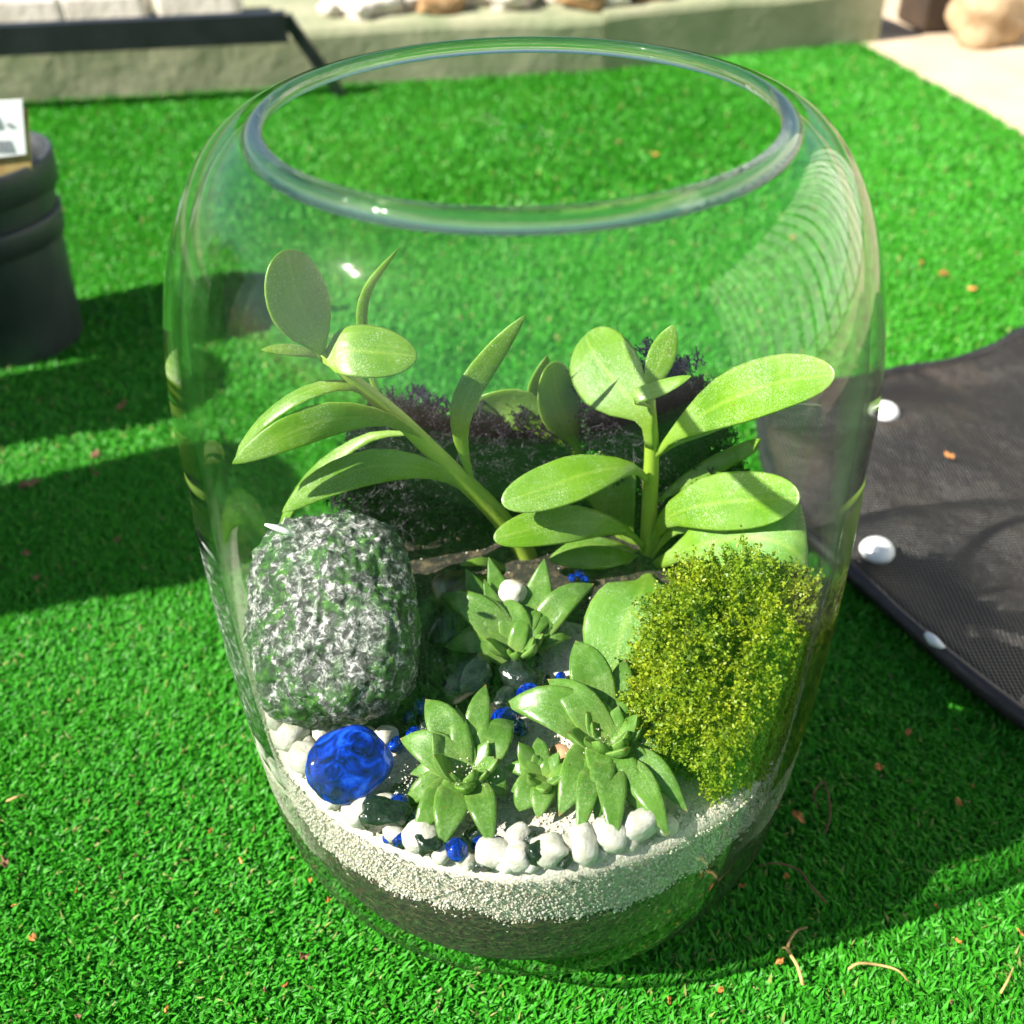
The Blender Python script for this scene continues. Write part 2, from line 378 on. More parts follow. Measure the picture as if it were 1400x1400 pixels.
RAIL = simple('dark_wood_rail', (0.03, 0.025, 0.02), (0.07, 0.06, 0.045), 9, 0.7)
DLEAF = simple('dry_orange_leaf', (0.30, 0.10, 0.02), (0.55, 0.24, 0.05), 150, 0.7)
DBROWN = simple('dry_brown_leaf', (0.10, 0.045, 0.02), (0.22, 0.11, 0.05), 150, 0.8)
STRAW = simple('straw_twig', (0.33, 0.20, 0.06), (0.52, 0.36, 0.14), 150, 0.7)
FEATH = simple('white_splinter', (0.78, 0.77, 0.74), (0.85, 0.84, 0.82), 150, 0.6)

# ------------------------------------------------------------------ jar profile
HJ = 0.332
ZK = [0, .0415, .083, .1245, .166, .2075, .235]
RK = [.114, .117, .1196, .1214, .122, .1211, .1196]
def rad(z):
    if z > .235:
        r = .0785+(.1196-.0785)*math.sqrt(max(0, 1-((z-.235)/.0975)**2))
    else:
        k = max(0, min(5, next((i for i in range(6) if z <= ZK[i+1]), 5))); u = (z-ZK[k])/(ZK[k+1]-ZK[k])
        g = lambda i: RK[max(0, min(6, i))]
        p0, p1, p2, p3 = g(k-1), g(k), g(k+1), g(k+2)
        if k == 0: p0 = 2*RK[0]-RK[1]
        r = .5*(2*p1+(p2-p0)*u+(2*p0-5*p1+4*p2-p3)*u*u+(3*p1-3*p2+p3-p0)*u**3)
    if z < .055: r -= .055*(1-math.sqrt(max(0, 1-(1-max(z, 0)/.055)**2)))
    return r
def rin(z): return rad(max(z, .012)) - (.0045 if z > .05 else .0045+.004*(1-z/.05))

# ------------------------------------------------------------------ ground
tb = mesh('lawn_backing', [(-6, -4, -.0060), (8, -4, -.0060), (8, 10, -.0060), (-6, 10, -.0060)], [(0, 1, 2, 3)], TURFBASE)
tag(tb, 'dark green backing of the artificial lawn', None, None, 'structure')

KA, KB, KC = Vector((-2.4, .94, 0)), Vector((.12, 1.262, 0)), Vector((.56, 1.40, 0))   # foot line of the low wall
PAVE_POLY = [(.5287, 1.40), (.6165, .9604), (.82, .0), (2.6, .0), (2.6, 3.2), (.5287, 3.2)]
def in_poly(x, y, P):
    ins = np.zeros(len(x), bool); n = len(P)
    for i in range(n):
        x1, y1 = P[i]; x2, y2 = P[(i+1) % n]
        c = ((y1 > y) != (y2 > y)) & (x < (x2-x1)*(y-y1)/((y2-y1) if y2 != y1 else 1e-9)+x1)
        ins ^= c
    return ins
def blades(zones):
    Vs, Fs, off = [], [], 0
    for (x0, x1, y0, y1, dens, L, W, keep) in zones:
        n = int((x1-x0)*(y1-y0)*1e4*dens)
        x = rng.uniform(x0, x1, n); y = rng.uniform(y0, y1, n)
        k = keep(x, y) & (np.hypot(x, y) > .078)
        k &= ~in_poly(x, y, PAVE_POLY)
        yl = np.where(x < KB.x, KA.y+(x-KA.x)*(KB.y-KA.y)/(KB.x-KA.x), KB.y+(x-KB.x)*(KC.y-KB.y)/(KC.x-KB.x))
        k &= y < yl
        x, y = x[k], y[k]; n = len(x)
        fld = 2.2*np.sin(x*3.1+1.3*np.sin(y*4))+1.7*np.cos(y*3.7+x*2)
        az = np.where(rng.random(n) < .45, fld+rng.normal(0, .7, n), rng.uniform(0, 2*np.pi, n)); lean = rng.uniform(.35, 1.3, n); ln = L*rng.uniform(.65, 1.25, n)
        wd = W*rng.uniform(.7, 1.3, n)
        tw = az + np.pi/2 + rng.normal(0, .5, n)
        wx, wy = np.cos(tw)*wd/2, np.sin(tw)*wd/2
        dx, dy = np.cos(az), np.sin(az)
        z0 = -.0060
        l1 = ln*.55; l2 = ln*.45
        mx, my, mz = x+dx*l1*np.sin(lean*.6), y+dy*l1*np.sin(lean*.6), z0+l1*np.cos(lean*.6)
        le2 = lean*1.5
        tx, ty, tz = mx+dx*l2*np.sin(le2), my+dy*l2*np.sin(le2), mz+l2*np.cos(le2)
        # keep the tips out of the jar
        V = np.empty((n, 5, 3))
        V[:, 0] = np.stack([x-wx*.8, y-wy*.8, np.full(n, z0)], -1); V[:, 1] = np.stack([x+wx*.8, y+wy*.8, np.full(n, z0)], -1)
        V[:, 2] = np.stack([mx+wx, my+wy, mz], -1); V[:, 3] = np.stack([mx-wx, my-wy, mz], -1)
        V[:, 4] = np.stack([tx, ty, tz], -1)
        b = (np.arange(n)*5+off)[:, None]
        T = np.concatenate([b+np.array([[0, 1, 2]]), b+np.array([[0, 2, 3]]), b+np.array([[3, 2, 4]])], 1).reshape(-1, 3)
        Vs.append(V.reshape(-1, 3)); Fs.append(T); off += n*5
    return np.concatenate(Vs), np.concatenate(Fs)
near = lambda x, y: (y < .30)
V, T = blades([
    (-.52, .52, -.24, .30, 76, .0076, .0015, lambda x, y: np.abs(x) < .33+.38*(y+.24)),
    (-.85, .85, .30, .72, 34, .0080, .0020, lambda x, y: np.abs(x) < .50+.55*(y-.3)),
    (-1.5, 1.1, .72, 1.45, 13, .0090, .0030, lambda x, y: np.abs(x+.1) < .80+.6*(y-.72)),
    (-1.6, 1.6, -.9, -.24, 1.5, .0140, .0060, lambda x, y: x == x),
    (-1.8, -.5, -.24, .72, 2.0, .0140, .0050, lambda x, y: x < -.36-.4*(y+.24)),
    (.5, .9, -.24, .30, 3, .0140, .0050, lambda x, y: x == x)])
g = np_mesh('artificial_grass', V, T, BLADE)
tag(g, 'bright green short artificial grass covering the ground', 'artificial grass', None, 'stuff')

# ------------------------------------------------------------------ low wall, paving, background
def kerb_seg(name, a, b, h, dep):
    d = (b-a).normalized(); n = Vector((-d.y, d.x, 0)); z0 = -.01
    V = []
    N = 40
    prof = [(0, z0), (0.0, h-.012), (.004, h-.004), (.012, h), (dep, h), (dep, z0)]
    for i in range(N+1):
        p = a+(b-a)*(i/N)
        for (o, z) in prof:
            j = noise.noise(p*9+Vector((0, 0, z*20)))*.004
            q = p+n*(o+j); V.append((q.x, q.y, z+(j if z > 0 else 0)))
    m_ = len(prof)
    Fc = [(i*m_+k, (i+1)*m_+k, (i+1)*m_+k+1, i*m_+k+1) for i in range(N) for k in range(m_-1)]
    Fc += [tuple(range(m_-1, -1, -1)), tuple(range(N*m_, N*m_+m_))]
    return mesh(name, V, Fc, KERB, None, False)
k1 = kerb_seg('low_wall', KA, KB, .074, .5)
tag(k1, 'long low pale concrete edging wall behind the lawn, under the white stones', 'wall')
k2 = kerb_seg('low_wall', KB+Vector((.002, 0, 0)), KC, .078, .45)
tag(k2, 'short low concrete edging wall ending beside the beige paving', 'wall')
pv = mesh('paving', [(x, y, -.004) for x, y in PAVE_POLY]+[(x, y, -.03) for x, y in PAVE_POLY], [(0, 1, 2, 3, 4, 5)]+[(i+6, (i+1) % 6+6, (i+1) % 6, i) for i in range(6)], PAVE, None, False)
tag(pv, 'sunlit beige paving at the edge of the lawn', None, None, 'structure')

def blob_mesh(name, seed, sub=3, amp=.16, fr=1.3, boxy=0.0):
    bm = bmesh.new(); bmesh.ops.create_icosphere(bm, subdivisions=sub, radius=1)
    o = Vector((seed*7.31, seed*3.7, -seed*5.1))
    for v in bm.verts:
        c = v.co.copy()
        if boxy:
            s = max(abs(c.x), abs(c.y), abs(c.z)); c = c.lerp(c/s*.86, boxy)
        v.co = c*(1+amp*noise.noise(v.co*fr+o)+amp*.4*noise.noise(v.co*fr*2.7+o))
    for f in bm.faces: f.smooth = True
    me = bpy.data.meshes.new(name); bm.to_mesh(me); bm.free(); return me
SM = [blob_mesh('stone', s, 3, .24, 1.0, .22) for s in range(8)]
SMB = [blob_mesh('angular_stone', s+20, 3, .35, 1.5, .55) for s in range(5)]
def blob(name, p, r, mat, src=None, rot=None, k=None):
    src = src or SM; me0 = src[random.randrange(len(src)) if k is None else k % len(src)]
    key = me0.name+mat.name
    me = bpy.data.meshes.get(key)
    if me is None:
        me = me0.copy(); me.name = key; me.materials.clear(); me.materials.append(mat)
    o = bpy.data.objects.new(name, me); col.objects.link(o)
    o.location = p; o.scale = r if hasattr(r, '__len__') else (r, r, r)
    o.rotation_euler = rot or (random.uniform(-.3, .3), random.uniform(-.3, .3), random.uniform(0, 6.28))
    return o
def wall_pt(px, back, h):
    # a point on the wall top, 'back' metres behind its front face, on the vertical plane seen at this pixel column
    P = PZ(px, 10, h); P = PY(px, 15, 1.25)
    x = P.x; yl = KA.y+(x-KA.x)*(KB.y-KA.y)/(KB.x-KA.x) if x < KB.x else KB.y+(x-KB.x)*(KC.y-KB.y)/(KC.x-KB.x)
    d = ray(px, 15); y = yl+back; x = CO.x+d.x*((y-CO.y)/d.y)
    return Vector((x, y, h))
for i, (px, r, bk) in enumerate([(455, .020, .07), (490, .022, .05), (520, .026, .06), (567, .022, .08), (640, .028, .09), (700, .03, .07), (760, .027, .1), (838, .034, .06), (905, .032, .09), (955, .022, .1)]):
    p = wall_pt(px, bk, .074+r*.45)
    tag(blob('white_rock', p, (r*1.35, r, r*.62), WROCK, SMB, (0, 0, random.random()*6)), 'whitish rough rock lying on the long low wall', 'rock', 'whitish rocks on the low wall')
for i, (px, r, bk) in enumerate([(605, .026, .05), (795, .03, .05), (880, .024, .05), (990, .03, .06), (1040, .034, .1)]):
    p = wall_pt(px, bk, .076+r*.4)
    tag(blob('brown_rock', p, (r*1.4, r, r*.55), OSTONE, SMB, (0, 0, random.random()*6)), 'ochre brown rock among the whitish rocks on the low wall', 'rock', 'ochre rocks on the low wall')
# pale blocks behind the black bar
for i, px in enumerate((-60, 35, 148, 275)):
    p = wall_pt(px, .10, .074)
    wdt = .058
    b = box('stone_block', (-wdt, -.03, 0), (wdt, .03, .042), PSTONE, None, .008, R(7)); b.location = p
    tag(b, ['pinkish white stone block at the outer end of the row above the black bar', 'pinkish white stone block second in the row, behind the nursery pots', 'pinkish white stone block third in the row, in the middle of the black bar', 'pinkish white stone block ending the row, nearest the sloping black leg'][i], 'stone block', 'stone blocks above the black bar')
# black frame: bar plus sloping leg
fr = thing('metal_stand', (-.70, 1.12, 0), 'black metal stand with a long bar and sloping leg before the low wall', 'stand')
a = PY(-160, 62, 1.10); b_ = PY(392, 36, 1.155)
def beam(name, a, b, hw, hh, mat, parent):
    d = (b-a); L = d.length; d.normalize(); s = d.cross(Vector((0, 0, 1))).normalized(); u = s.cross(d)
    V = []
    for q in (a, b):
        for (i, j) in ((-1, -1), (1, -1), (1, 1), (-1, 1)): V.append(q+s*hw*i+u*hh*j)
    return mesh(name, V, [(0, 1, 2, 3), (7, 6, 5, 4), (0, 4, 5, 1), (1, 5, 6, 2), (2, 6, 7, 3), (3, 7, 4, 0)], mat, parent, False)
beam('bar', a, b_, .010, .018, BAR, fr)
c_ = PZ(470, 128, 0.0)
beam('leg', b_+Vector((0, 0, .012)), Vector((c_.x, c_.y, -.008)), .006, .008, BAR, fr)
e_ = PY(-150, 62, 1.10)
beam('leg', Vector((e_.x, e_.y, e_.z-.012)), Vector((e_.x-.02, e_.y-.03, -.008)), .006, .008, BAR, fr)
# dark block in place of the shaded gap, then tipped pot by the paving
pk = box('shade_block', (-.14, -.05, 0), (.14, .05, .075), DSHADE, None, .006, R(6)); pk.location = (.77, 1.50, -.003)
tag(pk, 'dark brown block standing in for the shaded gap behind the beige paving', 'shade block')
q_ = PZ(1362, 66, .0); o = blob('tan_boulder', (q_.x, q_.y+.05, .032), (.062, .048, .046), TERRA, SMB, (0, 0, .4), 1)
tag(o, 'tan brown rounded boulder standing on the beige paving', 'boulder')
tag(blob('white_rock', (.885, 1.30, .012), (.03, .022, .018), WROCK, SMB), 'small whitish rock on the paving beside the tan boulder', 'rock')
# board fence at the right, seen mirrored in the shoulder of the jar
fc = thing('board_fence', (1.9, .3, 0), 'white vertical board fence mirrored as stripes in the jar shoulder', 'fence')
bme = None
for i in range(17):
    y = -.95+i*.205
    o = box('board', (1.88, y, .03), (1.90, y+.155, 1.45), BOARD, fc, .003, 0, 1) if bme is None else None
    if bme is None: bme = o; y00 = y; continue
    o = bpy.data.objects.new('board', bme.data); link(o, fc); o.location = (0, y-y00, random.uniform(-.01, .01))
box('backing', (1.945, -1.0, .02), (1.96, 2.62, 1.44), RAIL, fc)  # dark panel added so the mirrored gaps between the boards read dark
for z in (.3, 1.15): box('rail', (1.905, -1.0, z), (1.94, 2.6, z+.07), RAIL, fc)

# ------------------------------------------------------------------ pots at the left
def pot(name, loc, r0, r1, h, mat, label, group=None, rimh=.018, cat='pot'):
    root = thing(name, loc, label, cat, group)
    prof = [(.0, 0), (r0-.004, 0), (r0, .004), (r1, h-rimh), (r1+.003, h-rimh+.001), (r1+.0048, h-.002), (r1+.004, h), (r1+.001, h), (r1-.001, h-rimh), (r0-.003, .006), (0, .006)]
    k = next(i for i, q in enumerate(prof) if abs(q[0]-(r1+.003)) < 1e-9)
    b = lathe('body', prof[:k], mat, root, 64, loc)
    lathe('rim', prof[k-1:k+5], mat, root, 64, loc)
    lathe('inner_wall', prof[k+3:], mat, root, 64, loc)
    return root
PC = Vector((-.440, .478, -.006))
pot('nursery_pot', PC, .054, .0615, .118, POTM, 'outer dark grey plastic nursery pot standing on the lawn', None, .022)
pot('nursery_pot', PC+Vector((.002, 0, .050)), .048, .0655, .112, POTM, 'inner black nursery pot nested in the dark grey pot, holding the price card', None, .026)
tg = thing('plant_label', PC+Vector((0, -.04, .1)), 'yellowish plant card with white price sticker in the black nursery pots', 'plant label')
ctr = PY(10, 195, .452)
def card(name, x0, x1, y0, y1, mat, parent, dY=0.0, th=.0006):
    Yp = .455-dY
    c = [PY(x0, y1, Yp), PY(x1, y1+(x1-x0)*-.12, Yp), PY(x1-6, y0, Yp), PY(x0-6, y0+(x1-x0)*.05, Yp)]
    V = [p+Vector((0, s*th, 0)) for s in (-1, 1) for p in c]
    return mesh(name, V, [(0, 1, 2, 3), (7, 6, 5, 4), (0, 4, 5, 1), (1, 5, 6, 2), (2, 6, 7, 3), (3, 7, 4, 0)], mat, parent, False)
card('card', -70, 44, 148, 262, CARD, tg, 0)
stk = card('sticker', -60, 36, 136, 222, PAPER, tg, .0022)
for k in range(9):
    card('barcode_line', -16+k*4, -14+k*4+(k % 3)*.6, 192, 208, INK, stk, .0032, .0002)
card('print_mark', -6, 3, 160, 176, INK, stk, .0032, .0002); card('print_mark', 12, 20, 168, 174, INK, stk, .0032, .0002)
# unseen planters added outside the frame to cast the shadow bands on the lawn
pot('shadow_caster', Vector((-.78, .235, -.006)), .045, .058, .46, POTM2, 'unseen tall slim black planter added to throw a long straight shadow', None, .03, 'shadow caster')
pot('shadow_caster', Vector((-.70, .075, -.006)), .058, .076, .45, POTM2, 'unseen broad black planter added to cast a wide shadow across the lawn', None, .03, 'shadow caster')

# ------------------------------------------------------------------ fabric mat at the right
mt = thing('fabric_mat', (.45, .2, 0), 'dark brown black fabric mat with white round studs lying on the lawn', 'mat')
MP = [tuple(PZ(x, y, .01)[:2]) for x, y in ((1040, 540), (1048, 620), (1082, 700), (1160, 776))]+[ (.262, .030), (.36, -.06), (.62, -.05), (.80, .10), (.80, .55), (.62, .56), (.52, .50), (.4183, .446), (.36, .405), (.284, .38)]
cl = catmull([Vector((x, y, 0)) for x, y in MP]+[Vector((MP[0][0], MP[0][1], 0))], 140)[:-1]
cen = Vector((.47, .25, 0))
V, Fc = [], []; n = len(cl); NR = 26
def matz(x, y, e): return .012+.010*noise.noise(Vector((x*6, y*6, 1)))*min(1, e*5)+.006*noise.noise(Vector((x*17, y*17, 5)))*min(1, e*6)
for j in range(NR):
    s = 1-j/NR
    for p in cl:
        q = cen+(p-cen)*s; e = 1-s
        V.append((q.x, q.y, matz(q.x, q.y, e)))
V.append((cen.x, cen.y, .012)); ci = len(V)-1
for j in range(NR-1):
    for k in range(n):
        k2 = (k+1) % n; Fc.append((j*n+k, j*n+k2, (j+1)*n+k2, (j+1)*n+k))
for k in range(n): Fc.append(((NR-1)*n+k, (NR-1)*n+(k+1) % n, ci))
b0 = len(V)
for p in cl: V.append((p.x, p.y, .002))
for k in range(n): Fc.append((b0+k, b0+(k+1) % n, (k+1) % n, k))
mesh('cloth', V, Fc, FABRIC, mt)
hp = [Vector((p.x, p.y, .0085)) for p in cl]; hp.append(hp[0])
V, Fc = tube_vf(hp, [.0050+.0006*math.sin(i*.7) for i in range(len(hp))], 8, False); mesh('hem', V, Fc, HEM, mt)
def stud(px, py):
    p = PZ(px, py, .017)
    prof = [(0, .0075), (.004, .0071), (.0075, .0055), (.0098, .003), (.0106, .0005), (.0100, -.002), (0, -.002)]
    o = lathe('stud', prof, STUD, mt, 32, p); return o
stud(1209, 564); stud(1199, 753)
tube('tie_cord', [PZ(1268, 868, .014), PZ(1276, 876, .016), PZ(1290, 886, .012)], [.0022, .0030, .0015], STUD, mt, 8, 6)

# ------------------------------------------------------------------ glass jar
jar = thing('glass_jar', (0, 0, 0), 'large clear barrel shaped glass jar planted as a terrarium on the lawn', 'jar')
zs_ = [.0, .0012, .003, .006, .010, .015, .021, .028, .037, .048, .06] + list(np.linspace(.075, .28, 20)) + [.235+.0975*math.sin(a) for a in np.linspace(math.asin(.052/.0975), math.asin(.992), 40)]
outer = [(rad(z), z) for z in zs_]
inn = [(rin(z), z) for z in zs_ if z >= .012]
inn = [(r_-.0045, z_) if z_ < .28 else (r_-.0045*math.sqrt(max(0, 1-((z_-.235)/.0975)**2)), z_-.0045*((z_-.235)/.0975)) for (r_, z_) in outer if z_ >= .06]
inn = [(rin(z), z) for z in zs_ if .012 <= z < .06]+inn
lathe('wall', outer[8:], GLASS, jar, 160)
lathe('inner_wall', inn[4:], GLASSIN, jar, 160)
lathe('base', [(0, .003), (.03, .002), (.05, .0005)] + outer[:9], GLASS, jar, 160)
rc = (.0792, .3300)
lathe('rim', [(rc[0]+.0033*math.cos(a), rc[1]+.0028*math.sin(a)-.0010*math.cos(a)) for a in np.linspace(0, 2*math.pi, 25)[:-1]], RIMG, jar, 192, closed=True)

# ------------------------------------------------------------------ filling: soil and sand
def zs(x, y):
    return .104+.075*max(0, y+.03)+.0022*noise.noise(Vector((x*45, y*45, 0)))+.007*noise.noise(Vector((x*14, y*14, 3)))
def zb(a):
    return .078+.011*noise.noise(Vector((math.cos(a)*1.7+3, math.sin(a)*1.7, 0)))+.007*noise.noise(Vector((math.cos(a)*9, math.sin(a)*9, 2)))+.003*noise.noise(Vector((math.cos(a)*38, math.sin(a)*38, 5)))
SP = PZ(782, 905, .106)
def soil_top(x, y):
    q = y+.018*noise.noise(Vector((x*30, y*30, 9)))
    s = sstep(-.062, -.030, q)
    s *= 1-math.exp(-(((x-SP.x)/.016)**2+((y-SP.y)/.020)**2))
    return zs(x, y)-.012+.016*s+.003*noise.noise(Vector((x*70, y*70, 2)))
NA = 144
V, Fc = [], []
rings = []
for k in range(9):
    rings.append('w%d' % k)
for j in range(NA):
    pass
def addring(fn):
    for j in range(NA):
        a = 2*math.pi*j/NA; V.append(fn(a))
nr = 0
V.append((0, 0, .011))
for k in range(8):
    def f_(a, k=k):
        z = .013+(zb(a)-.013)*k/7; r = rin(z)-.0008; return (r*math.cos(a), r*math.sin(a), z)
    addring(f_); nr += 1
def f_(a):
    r = rin(.08)-.007; return (r*math.cos(a), r*math.sin(a), zb(a)+.003)
addring(f_); nr += 1
TR = 26
for k in range(TR):
    def f_(a, k=k):
        r = (rin(.1)-.007)*(1-k/TR); x, y = r*math.cos(a), r*math.sin(a); return (x, y, max(soil_top(x, y), .08))
    addring(f_); nr += 1
V.append((0, 0, soil_top(0, 0))); lc = len(V)-1
for j in range(NA): Fc.append((0, 1+(j+1) % NA, 1+j))
for i in range(nr-1):
    for j in range(NA):
        j2 = (j+1) % NA; Fc.append((1+i*NA+j, 1+i*NA+j2, 1+(i+1)*NA+j2, 1+(i+1)*NA+j))
for j in range(NA): Fc.append((1+(nr-1)*NA+j, 1+(nr-1)*NA+(j+1) % NA, lc))
so_ = mesh('potting_soil', V, Fc, SOIL)
tag(so_, 'dark brown potting soil filling the bottom of the glass jar', 'soil', None, 'stuff')
V, Fc = [], []; nr = 0
for k in range(6):
    def f_(a, k=k):
        x0, y0 = rin(.1)*math.cos(a), rin(.1)*math.sin(a)
        zt = zs(x0, y0); z = zb(a)-.0015+(zt-zb(a))*k/5; r = rin(z)-.0020; return (r*math.cos(a), r*math.sin(a), z)
    addring(f_); nr += 1
for k in range(1, 30):
    def f_(a, k=k):
        r = (rin(.1)-.0020)*(1-k/30); x, y = r*math.cos(a), r*math.sin(a); return (x, y, zs(x, y))
    addring(f_); nr += 1
V.append((0, 0, zs(0, 0))); lc = len(V)-1
for i in range(nr-1):
    for j in range(NA):
        j2 = (j+1) % NA; Fc.append((i*NA+j, i*NA+j2, (i+1)*NA+j2, (i+1)*NA+j))
for j in range(NA): Fc.append(((nr-1)*NA+j, (nr-1)*NA+(j+1) % NA, lc))
sd = mesh('white_sand', V, Fc, SAND)
tag(sd, 'band of coarse white sand above the dark soil in the jar', 'sand', None, 'stuff')
# loose crystals
pts = []
for i in range(26000):
    a = rng.uniform(-math.pi, math.pi); zt = zs(rin(.1)*math.cos(a), rin(.1)*math.sin(a))
    z = zb(a)-.007*rng.random()**3+(zt-zb(a))*rng.random()**1.0; r = rin(z)-.0012
    pts.append((r*math.cos(a), r*math.sin(a), z))
for i in range(16000):
    r = .112*math.sqrt(rng.random()); a = rng.uniform(-math.pi, math.pi); x, y = r*math.cos(a), r*math.sin(a)
    z = zs(x, y)
    if soil_top(x, y) < z+.0005 or rng.random() < .04: pts.append((x, y, max(z, soil_top(x, y))+.0003))
for (hx, hy, sp_, nn_) in ((636, 1062, .009, 260), (612, 1035, .006, 60), (655, 1020, .005, 50), (832, 1020, .010, 200), (800, 1040, .006, 70), (880, 1025, .005, 60), (560, 1070, .005, 60)):
    c0 = PZ(hx, hy, .116)
    for _ in range(nn_):
        pts.append((c0.x+rng.normal()*sp_*.5, c0.y+rng.normal()*sp_*.5, .113+rng.random()*.008))
P = np.array(pts); n = len(P)
oct_ = np.array([(1, 0, 0), (-1, 0, 0), (0, 1, 0), (0, -1, 0), (0, 0, 1), (0, 0, -1)], float)
of = np.array([(0, 2, 4), (2, 1, 4), (1, 3, 4), (3, 0, 4), (2, 0, 5), (1, 2, 5), (3, 1, 5), (0, 3, 5)])
sc = .00022+.00075*rng.random((n, 1, 1))**3; sc[-760:] *= .55
sc = sc*rng.uniform(.6, 1.3, (n, 6, 1))
q = rng.normal(size=(n, 3, 3)); q, _ = np.linalg.qr(q)
V = (oct_[None]*sc) @ q + P[:, None]
rr = np.hypot(V[..., 0], V[..., 1]); lim = np.array([rin(float(z_)) for z_ in P[:, 2]])[:, None]-.0002; f = np.minimum(1, lim/np.maximum(rr, 1e-6))
V[..., 0] *= f; V[..., 1] *= f
gr = np_mesh('sand_grains', V.reshape(-1, 3), (of[None]+(np.arange(n)*6)[:, None, None]).reshape(-1, 3), GRAIN)
tag(gr, 'loose white sand crystals strewn over the sand in the jar', 'sand', None, 'stuff')

# ------------------------------------------------------------------ leaves
def spoon(u):
    if u < .62: return .15+.85*sstep(.12, .62, u)
    return math.sqrt(max(0, 1-((u-.62)/.38)**2.2))
def blade_(u):
    if u < .55: return .22+.78*sstep(.0, .55, u)
    return max(0, 1-((u-.55)/.45)**2.0)**.75
def oval(u):
    return max(0, 1-abs(2*u-1)**2.3)**.55 if u > .08 else .25+.2*u/.08
def pointed(u):
    if u < .36: return .70+.30*math.sin(u/.36*math.pi/2)
    return max(0, 1-((u-.36)/.64)**1.6)**.92
def roundp(u):
    if u < .22: return .12+.10*u/.22
    q_ = (u-.22)/.78
    return max(.22*(1-q_), math.sqrt(max(0, 1-(2*q_-1)**2)))
def leaf(parent, pts, hw, nrm, prof=spoon, thick=.0022, mat=None, cup=.0, n=16, m_=8, name='leaf', inside=.1146):
    c = catmull(pts, 60); UV = []
    V, Fc = [], []; nrm = Vector(nrm).normalized()
    us = [math.sin(math.pi/2*i/n)**1.15 for i in range(n+1)]
    W0 = None
    for i, u in enumerate(us):
        t_ = u*60; k = min(int(t_), 59); p = c[k].lerp(c[k+1], t_-k)
        T = (c[min(k+2, 60)]-c[max(k-1, 0)]).normalized()
        W = T.cross(nrm)
        if W.length < .15 and W0 is not None: W = W0
        W.normalize(); W0 = W; N = W.cross(T)
        w_ = max(hw*prof(u), .00025); th = min(thick*(.75+.25*(1-u)), w_*1.1)
        if u > .9: th *= max(.15, (1-u)/.1)**.5
        ring = []
        for s in range(m_): ring.append(( -1+2*s/m_, 1))
        for s in range(m_): ring.append((1-2*s/m_, -1))
        for (vv, sg) in ring:
            x = math.sin(vv*math.pi/2)
            q_ = p+W*(w_*x)+N*(cup*w_*x*x + sg*th/2*math.sqrt(max(0, 1-x*x)))
            r = math.hypot(q_.x, q_.y)
            if q_.z < .26 and r > inside: q_.x *= inside/r; q_.y *= inside/r
            V.append(q_); UV.append((u, vv*.5+.5))
    mm = 2*m_
    for i in range(n):
        for s in range(mm):
            s2 = (s+1) % mm; Fc.append((i*mm+s, i*mm+s2, (i+1)*mm+s2, (i+1)*mm+s))
    Fc.append(tuple(range(mm-1, -1, -1))); Fc.append(tuple(range(n*mm, n*mm+mm)))
    o = mesh(name, V, Fc, mat or LEAF, parent)
    ul = o.data.uv_layers.new(name='leaf'); idx = np.empty(len(o.data.loops), np.int32); o.data.loops.foreach_get('vertex_index', idx)
    ul.data.foreach_set('uv', np.array(UV, np.float32)[idx].ravel())
    return o
def PL(L): return [PY(*q) for q in L]
CAMN = (0.0, -.78, .62)

def big_leaf(root, spec, hwpx, nrm, prof=spoon, thick=.0020, mat=None, cup=.05):
    y0 = spec[0][2]; spec = [(a, b, y0+(c-y0)*.62) for a, b, c in spec]; nrm = (nrm[0]-.32, nrm[1], nrm[2])
    P = PL(spec); s = sum(pxm(p) for p in P)/len(P)
    return leaf(root, P, hwpx*s, nrm, prof, thick, mat, cup)

# left plant
p1 = thing('leafy_succulent', PZ(735, 795, .108), 'leafy succulent with a long stem leaning over the granite stone', 'plant')
tube('stem', PL([(738, 805, .046), (715, 750, .046), (672, 695, .044), (610, 635, .040), (540, 567, .036), (480, 517, .032), (440, 482, .030)]), [.0052, .0048, .0044, .0040, .0034, .0026, .0017], STEM, p1, 12, 26)
big_leaf(p1, [(443, 492, .030), (432, 462, .030), (405, 405, .034), (390, 341, .040)], 47, (.95, -.70, .12), spoon)
big_leaf(p1, [(443, 490, .030), (418, 482, .026), (390, 478, .022), (357, 478, .018)], 10, (0, -.5, .85), blade_)
big_leaf(p1, [(443, 489, .030), (478, 480, .026), (520, 483, .024), (570, 488, .024)], 39, (.32, -.60, .80), oval, .0022, None, .06)
big_leaf(p1, [(534, 572, .034), (512, 528, .042), (495, 450, .052), (503, 395, .058), (546, 338, .060)], 8, (.6, -.7, .2), blade_)
big_leaf(p1, [(528, 558, .036), (480, 528, .026), (420, 537, .016), (360, 577, .008), (314, 633, .002)], 13, (-.25, -.55, .8), blade_)
big_leaf(p1, [(588, 608, .038), (530, 574, .026), (455, 572, .012), (385, 597, .000), (317, 634, -.006)], 25, (-.1, -.85, .15), blade_)
big_leaf(p1, [(570, 592, .040), (505, 598, .040), (440, 640, .036), (398, 692, .032), (372, 760, .028)], 13, (-.5, -.6, .6), blade_)
big_leaf(p1, [(655, 678, .042), (590, 643, .030), (515, 637, .018), (440, 662, .010), (386, 700, .004)], 24, (.0, -.75, .45), blade_)
big_leaf(p1, [(648, 668, .042), (630, 600, .042), (636, 545, .044), (672, 488, .048), (718, 431, .052)], 19, (.55, -.75, .25), blade_)
big_leaf(p1, [(738, 796, .044), (690, 778, .036), (660, 768, .028), (628, 773, .02)], 8, (0, -.4, .9), blade_)
